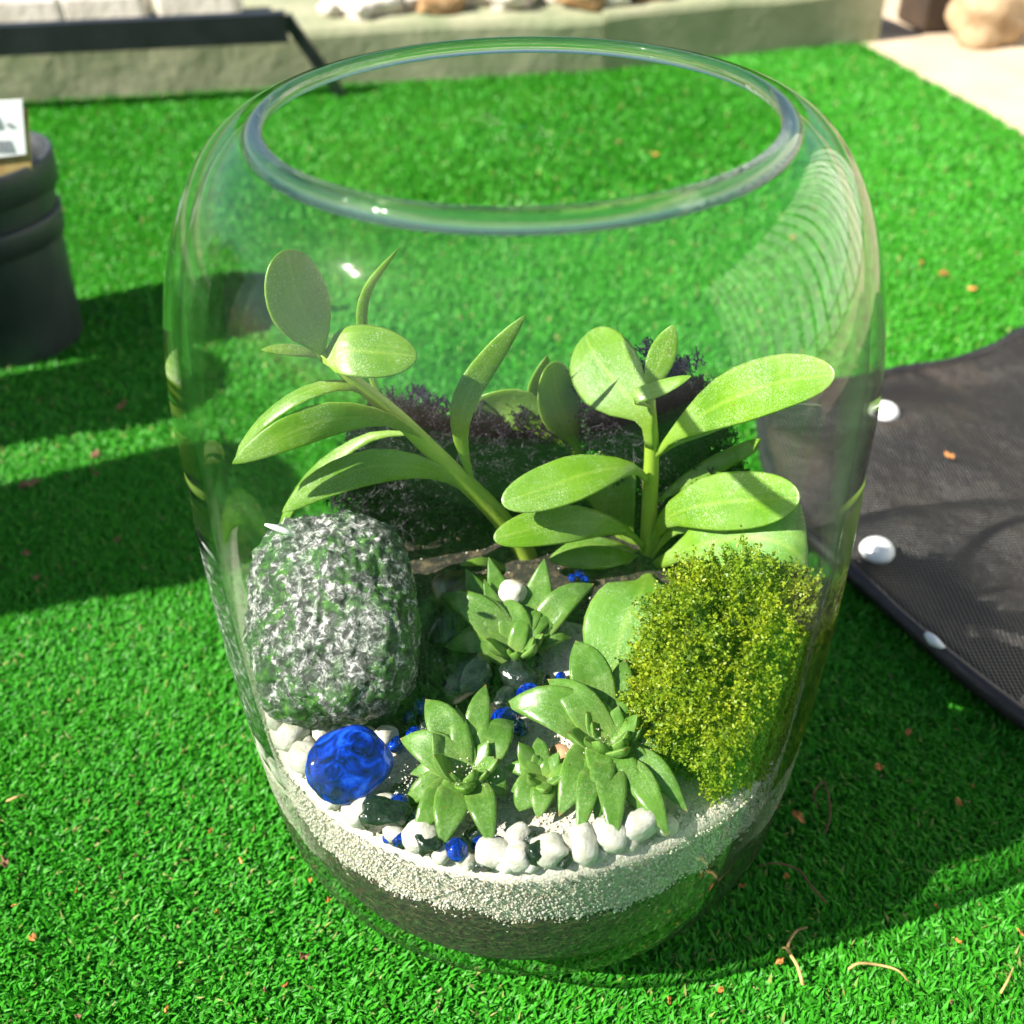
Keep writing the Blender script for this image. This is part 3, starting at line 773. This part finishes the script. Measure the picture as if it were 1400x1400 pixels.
big_leaf(p1, [(735, 800, .044), (700, 798, .034), (665, 793, .024), (630, 800, .014)], 8, (0, -.4, .9), blade_)
# right plant
p2 = thing('leafy_succulent', PZ(885, 785, .110), 'leafy succulent with an upright stem behind the green moss clump', 'plant')
tube('stem', PL([(884, 790, .052), (886, 740, .052), (889, 670, .052), (891, 610, .052), (888, 545, .052)]), [.0046, .0038, .0036, .0032, .0024], STEM, p2, 12, 20)
tube('stem_base', PL([(880, 808, .051), (884, 785, .051), (886, 765, .051)]), [.0052, .0056, .0044], BROWN, p2, 12, 8)
big_leaf(p2, [(889, 612, .050), (880, 570, .050), (848, 530, .066), (818, 492, .088), (800, 458, .110)], 52, (-.35, -.72, .6), spoon, .0021, None, .10)
big_leaf(p2, [(890, 552, .052), (895, 515, .052), (908, 478, .054), (921, 444, .056)], 19, (.2, -.85, .3), blade_)
big_leaf(p2, [(890, 556, .050), (868, 544, .044), (905, 530, .044), (945, 514, .044)], 13, (-.1, -.5, .85), blade_)
big_leaf(p2, [(896, 622, .050), (925, 592, .044), (985, 552, .020), (1062, 524, -.005), (1142, 512, -.030)], 39, (-.1, -.72, .62), spoon, .0021, None, .06)
big_leaf(p2, [(896, 626, .052), (930, 600, .052), (970, 584, .052), (1012, 572, .052)], 10, (0, -.6, .8), blade_)
big_leaf(p2, [(892, 690, .054), (935, 660, .056), (1000, 624, .058), (1072, 590, .060)], 13, (0, -.75, .6), blade_)
big_leaf(p2, [(890, 762, .050), (908, 712, .040), (960, 690, .020), (1030, 684, .0), (1094, 680, -.020)], 40, (.05, -.70, .70), spoon, .0022, None, .05)
big_leaf(p2, [(889, 660, .050), (862, 640, .040), (805, 648, .028), (745, 668, .018), (686, 688, .010)], 33, (.0, -.68, .74), spoon, .0022, None, .05)
big_leaf(p2, [(884, 752, .050), (852, 724, .036), (795, 715, .024), (735, 722, .014), (675, 737, .006)], 27, (.0, -.66, .75), spoon, .0022, None, .05)
big_leaf(p2, [(884, 764, .050), (845, 762, .036), (800, 763, .026), (750, 766, .018)], 17, (.0, -.6, .78), blade_)
big_leaf(p2, [(884, 760, .052), (840, 748, .044), (795, 746, .038), (752, 762, .030)], 12, (.0, -.6, .78), blade_)
big_leaf(p2, [(874, 756, .056), (852, 720, .060), (850, 680, .064), (866, 640, .068)], 22, (-.2, -.85, .3), blade_)
big_leaf(p2, [(858, 750, .058), (828, 690, .068), (818, 655, .074), (822, 616, .080)], 26, (-.1, -.85, .4), blade_)
big_leaf(p2, [(890, 764, .048), (925, 722, .040), (990, 722, .036), (1062, 732, .032)], 12, (0, -.6, .8), blade_)
big_leaf(p2, [(886, 782, .046), (880, 806, -.006), (852, 860, -.040), (838, 924, -.060)], 54, (.15, -.62, .76), roundp, .0030, PAD, .06)
big_leaf(p2, [(892, 776, .046), (965, 742, .010), (1066, 742, -.020), (1132, 812, -.040)], 60, (.45, -.62, .74), roundp, .0030, PAD, .05)
# middle plant at the back
p3 = thing('leafy_succulent', PZ(850, 770, .112), 'small shaded succulent shoot between the two tall succulents, before the black moss', 'plant')
tube('stem', PL([(852, 775, .062), (835, 720, .070), (812, 665, .076), (796, 625, .078)]), [.0030, .0028, .0024, .0018], STEM, p3, 10, 14)
big_leaf(p3, [(797, 630, .078), (782, 592, .076), (762, 545, .076), (754, 495, .080)], 35, (.95, -.75, -.05), spoon)
big_leaf(p3, [(797, 628, .080), (748, 588, .082), (700, 556, .084), (642, 556, .086)], 30, (.85, -.80, -.15), spoon)
big_leaf(p3, [(797, 628, .084), (752, 580, .090), (736, 535, .092), (748, 486, .094)], 20, (.8, -.85, 0), blade_)
big_leaf(p3, [(715, 664, .078), (722, 630, .080), (730, 608, .082), (738, 586, .084)], 9, (.5, -.8, .1), blade_)

# rosettes
def rosette(root, base, tips, k=.00024, mat=ROSE, inner=13, size=.018):
    bx, by = base
    srt = sorted(tips, key=lambda q: math.atan2(q[1]-by, q[0]-bx)); extra = []
    for qa, qb in zip(srt, srt[1:]+srt[:1]):
        aa, ab = math.atan2(qa[1]-by, qa[0]-bx), math.atan2(qb[1]-by, qb[0]-bx)
        if ab < aa: ab += 2*math.pi
        if ab-aa > 1.5: continue
        am = (aa+ab)/2; L = min(math.hypot(qa[0]-bx, qa[1]-by), math.hypot(qb[0]-bx, qb[1]-by))*.82
        extra.append((bx+math.cos(am)*L, by+math.sin(am)*L, min(qa[2], qb[2])*.85))
    tips = tips+extra
    for q_ in tips:
        tx, ty, hw = q_[:3]; ox, oy = q_[3:5] if len(q_) > 3 else (0, 0)
        b = Vector(PZ(bx+ox, by+oy, .112))
        Yt = b.y-k*(ty-by-oy); tip = PY(tx, ty, Yt)
        if tip.z < zs(tip.x, tip.y)+.004: tip = PZ(tx, ty, zs(tip.x, tip.y)+.006)
        if tip.z < .108: tip = PZ(tx, ty, .109)
        mid = b.lerp(tip, .5); L = (tip-b).length
        out = Vector((tip.x-b.x, tip.y-b.y, 0))
        mid += Vector((0, 0, -.05*L)) + out*.12 if tip.z-b.z > .02 else Vector((0, 0, .18*L))
        tip2 = tip
        nv = (CO-mid).normalized()+Vector((0, 0, .35))-out.normalized()*.25 if out.length > 1e-4 else CO-mid
        leaf(root, [b, mid, tip2], hw*1.0*pxm(mid), nv, pointed, .0052, mat, .38, 12, 6)
    B = Vector(PZ(bx, by, .113))
    for k2 in range(inner):
        a = 2.4*k2+random.uniform(-.25, .25); el = R(random.uniform(38, 72)); L = size*random.uniform(.55, 1.0)*(1.15-.5*k2/inner)
        d = Vector((math.cos(a)*math.cos(el), math.sin(a)*math.cos(el), math.sin(el)))
        b = B+Vector((math.cos(a), math.sin(a), 0))*.0025; tip = b+d*L
        mid = b.lerp(tip, .5)+Vector((math.cos(a), math.sin(a), 0))*.12*L
        leaf(root, [b, mid, tip], L*.31, Vector((-d.x*.8, -d.y*.8, .8)), pointed, .0040, mat, .30, 10, 5)
rA = thing('rosette_succulent', PZ(708, 895, .108), 'spiky green rosette succulent with a white pebble caught in its leaves', 'plant')
rosette(rA, (706, 893), [(602, 812, 24), (637, 778, 26), (668, 762, 20, 10, -10), (744, 764, 24, 14, -8), (812, 798, 21, 20, -14), (608, 884, 22, -5, 5), (722, 838, 13, -4, 8), (693, 818, 24, 4, 0), (770, 830, 14, 20, -10), (780, 872, 12, 25, -8)])
rB = thing('rosette_succulent', PZ(636, 1062, .108), 'green rosette succulent nearest the big blue gem, sand in its heart', 'plant')
rosette(rB, (636, 1062), [(547, 1010, 27), (582, 956, 27, 0, -10), (664, 936, 18, 10, -20), (702, 986, 26, 20, -16), (694, 1090, 20, 22, -4), (672, 1158, 22, 14, 14), (604, 1158, 27, -6, 14), (552, 1100, 20, -14, 6), (565, 1148, 22, -12, 12), (600, 1088, 18), (660, 1025, 14, 4, -4), (612, 1040, 17), (632, 1118, 15, 0, 6), (668, 1066, 15, 4, 0)])
rC = thing('rosette_succulent', PZ(742, 1062, .108), 'smallest green rosette wedged between the two larger front rosettes', 'plant')
rosette(rC, (742, 1064), [(735, 1008, 13, 0, -8), (712, 1028, 11, -4, -4), (690, 1050, 13), (698, 1084, 13), (762, 1036, 12), (778, 1050, 11), (724, 1062, 10), (748, 1092, 12, 0, 6), (706, 1110, 24, -4, 10), (735, 1120, 18, 4, 12)], inner=9, size=.013)
rD = thing('rosette_succulent', PZ(832, 1020, .108), 'largest green rosette succulent beside the green moss clump, brown leaf tips', 'plant')
rosette(rD, (832, 1018), [(690, 962, 33, -6, -10), (787, 876, 30, -10, -34), (854, 902, 18, 12, -36), (822, 972, 22, -2, -10), (850, 950, 15, 10, -20), (908, 958, 14, 22, -18), (925, 985, 15, 24, -12), (918, 1048, 24, 16, 4), (956, 1040, 16, 28, -4), (940, 1110, 20, 24, 14), (915, 1146, 22, 14, 26), (828, 1096, 36, 4, 4), (764, 1116, 30, -12, 8), (840, 1158, 22, 0, 30), (790, 1150, 18, -16, 28), (885, 1130, 18, 10, 22), (800, 1050, 22, -4, 4), (872, 1030, 18, 8, 0), (780, 1000, 18), (870, 985, 18, 6, -8), (905, 1085, 18, 8, 4), (815, 1130, 18, -4, 12), (868, 1108, 22, 8, 12)], inner=16, size=.020)

# ------------------------------------------------------------------ granite stone
bm = bmesh.new(); bmesh.ops.create_icosphere(bm, subdivisions=6, radius=1)
for v in bm.verts:
    c = v.co; e = 3.0
    s = (abs(c.x)**e+abs(c.y)**e+abs(c.z)**e)**(-1/e)
    p = c*s
    p = Vector((p.x*.0325*(1-.05*p.z), p.y*.0240*(1-.06*p.z), p.z*.0430))
    nn = c*(.0018*noise.noise(c*1.6+Vector((3, 1, 2)))*1.6+.0022*noise.noise(c*3.1)+.0014*noise.noise(c*7)+.0011*noise.noise(c*17)+.0010*noise.noise(c*36))
    v.co = p+nn
for f in bm.faces: f.smooth = True
me = bpy.data.meshes.new('granite_stone'); bm.to_mesh(me); bm.free(); me.materials.append(ROCK)
rk = bpy.data.objects.new('granite_stone', me); col.objects.link(rk)
rk.location = PY(457, 846, -.014); rk.rotation_euler = (R(-57), R(-5), R(0))
tag(rk, 'large rounded grey granite stone speckled green, leaning on the jar wall', 'stone')
sp = thing('white_splinter', PY(380, 722, -.030), 'small white splinter sticking out beside the granite stone top', 'splinter')
V, Fc = tube_vf([PY(362, 717, -.030), PY(375, 721, -.030), PY(392, 727, -.030), PY(402, 732, -.030)], [.0004, .0011, .0013, .0006], 6); mesh('shard', V, Fc, FEATH, sp)

# ------------------------------------------------------------------ pebbles, black stones, blue glass
def on_ground(px, py, rpx, lift=.6, extra=0.0, lim=.1135):
    z = .106
    for _ in range(4):
        p = PZ(px, py, z); s = pxm(p); r = rpx*s
        z = max(zs(p.x, p.y), soil_top(p.x, p.y))+r*lift+extra
    p = PZ(px, py, z)
    R_ = math.hypot(p.x, p.y); lm = lim-r*1.02
    if R_ > lm: p.x *= lm/R_; p.y *= lm/R_
    return p, r
def pebbles(L, name, mat, label, cat, group, src=None, asp=(1.12, .92, .72), lift=.78):
    for q_ in L:
        px, py, rp = q_[:3]; ex = q_[3] if len(q_) > 3 else 0
        p, r = on_ground(px, py, rp, lift, ex)
        j = random.uniform(.88, 1.14); o = blob(name, p, (r*asp[0]*j, r*asp[1]/j*random.uniform(.85, 1.05), r*asp[2]*random.uniform(.85, 1.1)), mat, src)
        tag(o, label, cat, group)
pebbles([(372, 985, 17), (392, 1008, 22), (408, 1040, 23), (428, 1068, 22), (440, 1000, 16), (470, 1002, 18), (500, 1006, 15), (528, 1006, 17), (360, 968, 12), (416, 1016, 13)], 'white_pebble', PEB,
        'white rounded pebble packed at the foot of the granite stone', 'pebble', 'white pebbles under the granite stone', None, (1.1, .95, .8))
pebbles([(496, 1112, 22), (524, 1102, 20), (556, 1180, 26), (600, 1182, 15), (708, 1142, 19), (676, 1176, 24), (706, 1178, 22), (692, 1204, 20), (756, 1198, 27), (802, 1172, 26), (850, 1186, 26), (894, 1166, 27), (930, 1156, 18), (630, 1190, 14), (776, 1152, 14), (470, 1120, 14), (520, 1165, 15), (575, 1118, 12), (448, 1100, 15), (728, 1192, 13), (640, 1178, 11), (828, 1196, 13), (872, 1176, 12), (545, 1072, 14)], 'white_pebble', PEB,
        'white rounded pebble on the sand before the front rosettes', 'pebble', 'white pebbles before the front rosettes', None, (1.1, .95, .85))
pp = PY(700, 810, .010); pr = 20*pxm(pp)
tag(blob('white_pebble', pp, (pr, pr*.9, pr*.8), PEB), 'white pebble caught between the leaves of a spiky rosette', 'pebble')
pebbles([(742, 930, 12), (726, 905, 13), (752, 852, 15, .006), (712, 928, 28), (868, 935, 24), (885, 965, 20), (908, 985, 17), (605, 968, 17), (586, 998, 18), (690, 955, 16), (812, 948, 13)], 'black_stone', BLK,
        'black glossy chipped stone in the middle of the jar', 'stone', 'black stones in the middle of the jar', SMB, (1.15, .95, .7))
pebbles([(510, 1134, 28), (580, 1148, 24), (745, 1164, 22), (556, 1085, 20), (660, 1186, 12), (598, 1150, 15), (724, 1150, 12), (470, 1090, 10), (775, 1178, 12), (535, 1170, 10), (820, 1150, 12), (650, 1140, 12)], 'black_stone', BLK,
        'black glossy chipped stone among white pebbles at the front', 'stone', 'black stones among the front pebbles', SMB, (1.2, .9, .8))
p, r = on_ground(636, 926, 42, .5); tag(blob('black_pebble', p, (r*1.1, r*.8, r*.62), BLK, None, (0, -.2, .5), 1), 'large smooth black oval pebble between granite stone and rosette', 'pebble')
p, r = on_ground(622, 810, 36, .5); tag(blob('brown_pebble', p, (r, r*.9, r*.7), BRNST, None, None, 2), 'large dark brown polished pebble in shade behind the granite stone', 'pebble')
p, r = on_ground(612, 862, 26, .5); tag(blob('grey_pebble', p, (r*1.2, r*.9, r*.6), BLK, None, None, 3), 'dark smooth flat pebble beside the brown polished pebble', 'pebble')
p = PY(940, 632, .080); r = 24*pxm(p); tag(blob('brown_stone', p, (r, r, r*.9), simple('khaki_stone', (.10, .08, .05), (.26, .22, .14), 1.5, .7), SMB), 'khaki brown stone sitting in the black moss', 'stone')
pebbles([(905, 990, 16, .004)], 'brown_pebble', BRNST, 'small brown pebble between the moss clump and largest rosette', 'pebble', None)
# blue gems
def gem_mesh():
    bm = bmesh.new(); bmesh.ops.create_icosphere(bm, subdivisions=4, radius=1)
    for v in bm.verts:
        if v.co.z < -.35: v.co.z = -.35-(v.co.z+.35)*-.25
        v.co *= 1+.10*noise.noise(v.co*1.3+Vector((2, 5, 1)))+.04*noise.noise(v.co*4)
    for f in bm.faces: f.smooth = True
    me = bpy.data.meshes.new('gem'); bm.to_mesh(me); bm.free(); return me
GM = [gem_mesh()]
p = PZ(477, 1049, .118); r = 58*pxm(p)
o = blob('glass_gem', p, (r*1.02, r*.88, r*.34), BLUE, GM, (R(34), R(-8), .3), 0)
o.location.z += .002
tag(o, 'big flat cobalt blue glass gem leaning below the granite stone', 'glass gem')
SMBALL = [blob_mesh('bead', 3, 3, .05, 1.2)]
pebbles([(546, 1099, 15, .004), (538, 1130, 13), (546, 1152, 12), (564, 1121, 10), (528, 1148, 8), (622, 1169, 16, .003), (656, 1154, 12), (730, 1172, 12), (718, 1158, 9), (556, 1140, 9), (514, 1108, 8), (572, 1136, 8), (600, 1168, 8), (536, 1112, 9), (680, 1150, 8)], 'glass_bead', BLUE, 'small round cobalt blue glass bead among the front pebbles', 'glass bead', 'blue beads among the front pebbles', SMBALL, (1, 1, .9))
pebbles([(567, 1004, 13), (580, 968, 15), (540, 1018, 12), (560, 980, 9), (586, 1018, 9)], 'glass_bead', BLUE, 'small blue glass bead beside the granite stone', 'glass bead', 'blue beads beside the granite stone', SMBALL, (1, 1, .9))
pebbles([(723, 949, 19, .004), (690, 986, 22, .003), (710, 994, 14)], 'glass_gem', BLUE, 'oval cobalt blue glass gem behind the front rosettes', 'glass gem', 'oval blue gems behind the front rosettes', SMBALL, (1.1, .9, .8))
pebbles([(766, 928, 10, .001)], 'glass_bead', BLUE, 'tiny blue glass bead alone on the patch of white sand', 'glass bead', None, SMBALL, (1, 1, .9))
pebbles([(792, 784, 7, .002), (782, 790, 6, .002), (800, 792, 6, .002)], 'glass_bead', BLUE, 'tiny blue glass bead behind the spiky rosette', 'glass bead', 'tiny blue beads behind the spiky rosette', SMBALL, (1, 1, .9))
dl = PY(776, 1046, -.055); tg_ = thing('dry_leaf', PZ(760, 1040, .108), 'curled brown dry leaf lying between the front rosettes', 'dry leaf')
leaf(tg_, [PZ(748, 1028, .110), PZ(762, 1034, .115), PZ(780, 1052, .112)], .005, (0, -.5, .8), blade_, .0008, simple('brown_dry', (.16, .07, .03), (.40, .24, .12), 200, .7), .4, 10, 6, 'blade')

# ------------------------------------------------------------------ mosses
def clip_in(V, lim=.1125, zmin=None):
    r = np.hypot(V[:, 0], V[:, 1]); f = np.minimum(1, lim/np.maximum(r, 1e-9)); V[:, 0] *= f; V[:, 1] *= f
    if zmin is not None: V[:, 2] = np.maximum(V[:, 2], zmin)
    return V
def black_moss(ctr, rx, ry, rz, seeds, label):
    segs = []
    def br(p, d, L, r, depth):
        e = p+d*L; segs.append((p, e, r))
        if depth == 0: return
        for _ in range(2 if random.random() < .65 else 3):
            d2 = (d+Vector((random.gauss(0, .55), random.gauss(0, .55), random.gauss(0, .55)))).normalized()
            br(e, d2, L*random.uniform(.62, .92), r*.74, depth-1)
    for _ in range(seeds):
        v = Vector((random.gauss(0, 1), random.gauss(0, 1), random.gauss(.1, 1))).normalized()
        k = random.uniform(.55, .92)
        p = ctr+Vector((v.x*rx*k, v.y*ry*k, v.z*rz*k)); p += Vector((noise.noise(p*40), noise.noise(p*40+Vector((5, 5, 5))), noise.noise(p*40+Vector((9, 1, 4)))))*.006
        br(p, (v+Vector((random.gauss(0, .4), random.gauss(0, .4), random.gauss(.15, .4)))).normalized(), random.uniform(.0022, .0036), random.uniform(.00055, .0009), 4)
    V = np.empty((len(segs), 6, 3)); 
    for i, (a, b, r) in enumerate(segs):
        d = (b-a).normalized(); s = d.orthogonal().normalized(); u = d.cross(s)
        for k in range(3):
            th = k*2.094; o = s*math.cos(th)+u*math.sin(th)
            V[i, k] = a+o*r; V[i, k+3] = b+o*r*.72
    V = clip_in(V.reshape(-1, 3), .1125, .100)
    q = np.array([(0, 1, 4, 3), (1, 2, 5, 4), (2, 0, 3, 5)])
    root = thing('black_moss', (ctr.x, ctr.y, max(.1, ctr.z-rz)), label, 'moss')
    b = np_mesh('branchlets', V, (q[None]+(np.arange(len(segs))*6)[:, None, None]).reshape(-1, 4), BMOSS, root, False, 4)
    b['kind'] = 'stuff'
    core = bmesh.new(); bmesh.ops.create_icosphere(core, subdivisions=4, radius=1)
    for v in core.verts:
        c = v.co.copy(); k = .64*(1+.35*noise.noise(c*3+ctr*50)+.30*noise.noise(c*9+ctr*50)+.2*noise.noise(c*20)); v.co = ctr+Vector((c.x*rx*k, c.y*ry*k, c.z*rz*k))
        r = math.hypot(v.co.x, v.co.y)
        if r > .111: v.co.x *= .111/r; v.co.y *= .111/r
    me = bpy.data.meshes.new('core'); core.to_mesh(me); core.free(); me.materials.append(BMOSS); link(bpy.data.objects.new('core', me), root)
black_moss(PY(583, 650, .078), .046, .024, .046, 1150, 'bushy black moss clump behind the granite stone and leaning stem')
black_moss(PY(700, 640, .084), .034, .022, .034, 560, 'black moss clump in the middle behind the small shaded shoot')
black_moss(PY(905, 580, .082), .044, .022, .035, 800, 'tall black moss clump behind the upright stem and khaki stone')
black_moss(PY(1015, 690, .068), .048, .026, .030, 860, 'low black moss clump between green moss and the jar wall')
black_moss(PY(800, 690, .092), .038, .016, .030, 520, 'black moss clump low behind the upright stem')

def green_moss(ctr, rad3, fronds, label):
    root = thing('green_moss', (ctr.x, ctr.y, .106), label, 'moss')
    rx, ry, rz = rad3
    Vs = []; 
    def lump(v): return 1+.26*noise.noise(v*2.2+Vector((4, 2, 1)))+.24*noise.noise(v*5)+.16*noise.noise(v*11)
    for _ in range(fronds):
        v = Vector((random.gauss(0, 1), random.gauss(0, 1), random.gauss(0, 1))).normalized()
        k = lump(v)*random.uniform(.86, 1.0)
        p = ctr+Vector((v.x*rx*k, v.y*ry*k, v.z*rz*k))
        rr_ = math.hypot(p.x, p.y); lm = .1125-random.random()*.005
        if rr_ > lm: p.x *= lm/rr_; p.y *= lm/rr_
        d = (v+Vector((random.gauss(0, .5), random.gauss(0, .5), random.gauss(.1, .5)))).normalized()
        L = random.uniform(.003, .0070); nl = random.randint(7, 13)
        cv = Vector((random.gauss(0, .5), random.gauss(0, .5), random.gauss(-.1, .5)))
        for i in range(nl):
            s = i/nl; q = p+d*(L*s)+cv*(L*s*s*.6)
            dd = (d+cv*s*1.2+Vector((random.gauss(0, .8), random.gauss(0, .8), random.gauss(0, .8)))).normalized()
            w_ = dd.orthogonal().normalized(); w_.rotate(Matrix.Rotation(random.uniform(0, 6.28), 3, dd))
            l_ = random.uniform(.0008, .0018); ww = random.uniform(.0004, .0008)
            up = dd.cross(w_)*.25*l_
            Vs.append((q, q+dd*l_*.5+w_*ww+up, q+dd*l_, q+dd*l_*.5-w_*ww+up))
    V = np.array([[tuple(x) for x in f] for f in Vs]); n = len(V)
    V = clip_in(V.reshape(-1, 3), .1148)
    b = np_mesh('fronds', V, np.arange(n*4).reshape(-1, 4), GMOSS, root, False, 4); b['kind'] = 'stuff'
    core = bmesh.new(); bmesh.ops.create_icosphere(core, subdivisions=5, radius=1)
    for v in core.verts:
        c = v.co.copy(); k = .9*lump(c); v.co = ctr+Vector((c.x*rx*k, c.y*ry*k, c.z*rz*k))
        r = math.hypot(v.co.x, v.co.y)
        if r > .107: v.co.x *= .107/r; v.co.y *= .107/r
    me = bpy.data.meshes.new('core'); core.to_mesh(me); core.free(); me.materials.append(MCORE); link(bpy.data.objects.new('core', me), root)
green_moss(Vector((.0815, -.0430, .126)), (.0370, .038, .048), 13500, 'yellow green moss clump pressed against the jar wall')

# ------------------------------------------------------------------ debris on the lawn
def flake(px, py, rp, mat, label, group):
    p = PZ(px, py, .001); r = rp*pxm(p); az = random.uniform(0, 6.28); V, Fc = [], []
    N = 9; V.append(p+Vector((0, 0, .0015)))
    for k in range(N):
        a = 2*math.pi*k/N; rr = r*random.uniform(.6, 1.1); x, y = math.cos(a)*rr, math.sin(a)*rr*.6
        V.append(p+Vector((x*math.cos(az)-y*math.sin(az), x*math.sin(az)+y*math.cos(az), random.uniform(-.0005, .003))))
    Fc = [(0, 1+k, 1+(k+1) % N) for k in range(N)]
    o = mesh('dry_leaf_scrap', V, Fc, mat, None, False)
    so__ = o.modifiers.new('thickness', 'SOLIDIFY'); so__.thickness = .0004
    tag(o, label, 'leaf scrap', group)
G1 = 'dry leaf scraps on the sunny lawn'; L1 = 'tiny orange brown dry leaf scrap on the sunlit lawn'
for (x, y, r) in [(417, 1309, 9), (8, 1180, 11), (45, 1284, 8), (288, 1138, 5), (330, 1178, 5), (185, 1170, 4), (105, 1220, 4), (228, 1380, 6), (298, 1248, 4), (362, 1355, 5), (425, 1205, 5), (450, 1232, 5), (390, 1348, 5), (165, 1202, 4), (108, 1392, 6), (985, 1355, 6), (915, 1368, 5), (1300, 1372, 5), (1310, 1288, 5), (1395, 1276, 6), (1280, 1240, 4), (20, 1240, 5), (250, 1030, 4), (190, 1100, 4), (1290, 375, 9), (1330, 395, 7), (1260, 360, 6), (1085, 325, 6), (845, 195, 7), (895, 212, 6)]:
    flake(x, y, r, DLEAF if random.random() < .6 else DBROWN, L1, G1)
for (x, y, r) in [(1201, 1050, 8), (1090, 1118, 12), (1310, 1097, 8), (1075, 1200, 5), (1015, 1212, 6), (1240, 1003, 7), (1330, 1075, 4)]:
    flake(x, y, r, DLEAF, 'orange dry leaf scrap lying in the jar shadow', 'dry leaf scraps in the jar shadow')
for (x, y, r) in [(165, 556, 11), (40, 662, 14), (130, 622, 9), (160, 738, 7), (36, 758, 9), (50, 790, 8), (132, 648, 6)]:
    flake(x, y, r, DBROWN, 'brown dry leaf scrap in the shade bands on the lawn', 'dry leaf scraps in the shade bands')
flake(1288, 656, 9, DLEAF, 'single orange leaf scrap lying on the dark fabric mat', None); 
o = [q for q in col.objects if q.get('label', '').startswith('single orange')][0]; o.location.z += .02
def twig(pts, r, label, mat=STRAW):
    P = [PZ(x, y, .0015+.003*(i % 2)) for i, (x, y) in enumerate(pts)]
    root = thing('dry_twig', P[0], label, 'twig')
    s = pxm(P[0]); tube('stalk', P, [r*s, r*s*.9, r*s*.6], mat, root, 7, 16); return root
tw = twig([(1098, 1347), (1090, 1320), (1078, 1300), (1080, 1285), (1090, 1272), (1103, 1268)], 2.6, 'forked straw coloured twig at the edge of the jar shadow')
s = pxm(PZ(1075, 1300, 0)); tube('side_shoot', [PZ(1079, 1302, .003), PZ(1074, 1296, .004), PZ(1070, 1296, .003)], [2*s, 1.4*s], STRAW, tw, 6, 5)
flake(1066, 1315, 8, DLEAF, 'bright orange leaf scrap beside the forked twig', None)
twig([(1160, 1325), (1175, 1317), (1205, 1320), (1228, 1327), (1242, 1342)], 2.0, 'curved straw coloured twig alone on the sunlit lawn')
twig([(1130, 1235), (1108, 1210), (1092, 1190), (1062, 1180), (1035, 1184)], 1.6, 'thin arched brown twig in the jar shadow near the glass', DBROWN)
twig([(1128, 1140), (1135, 1110), (1128, 1070), (1112, 1085), (1118, 1105)], 1.4, 'thin looped brown twig in the jar shadow', DBROWN)
twig([(1368, 1358), (1378, 1340), (1386, 1322)], 1.8, 'short straight straw twig on the sunlit lawn')
twig([(10, 1095), (22, 1090), (36, 1086)], 1.8, 'short pale twig lying left of the jar on the lawn')
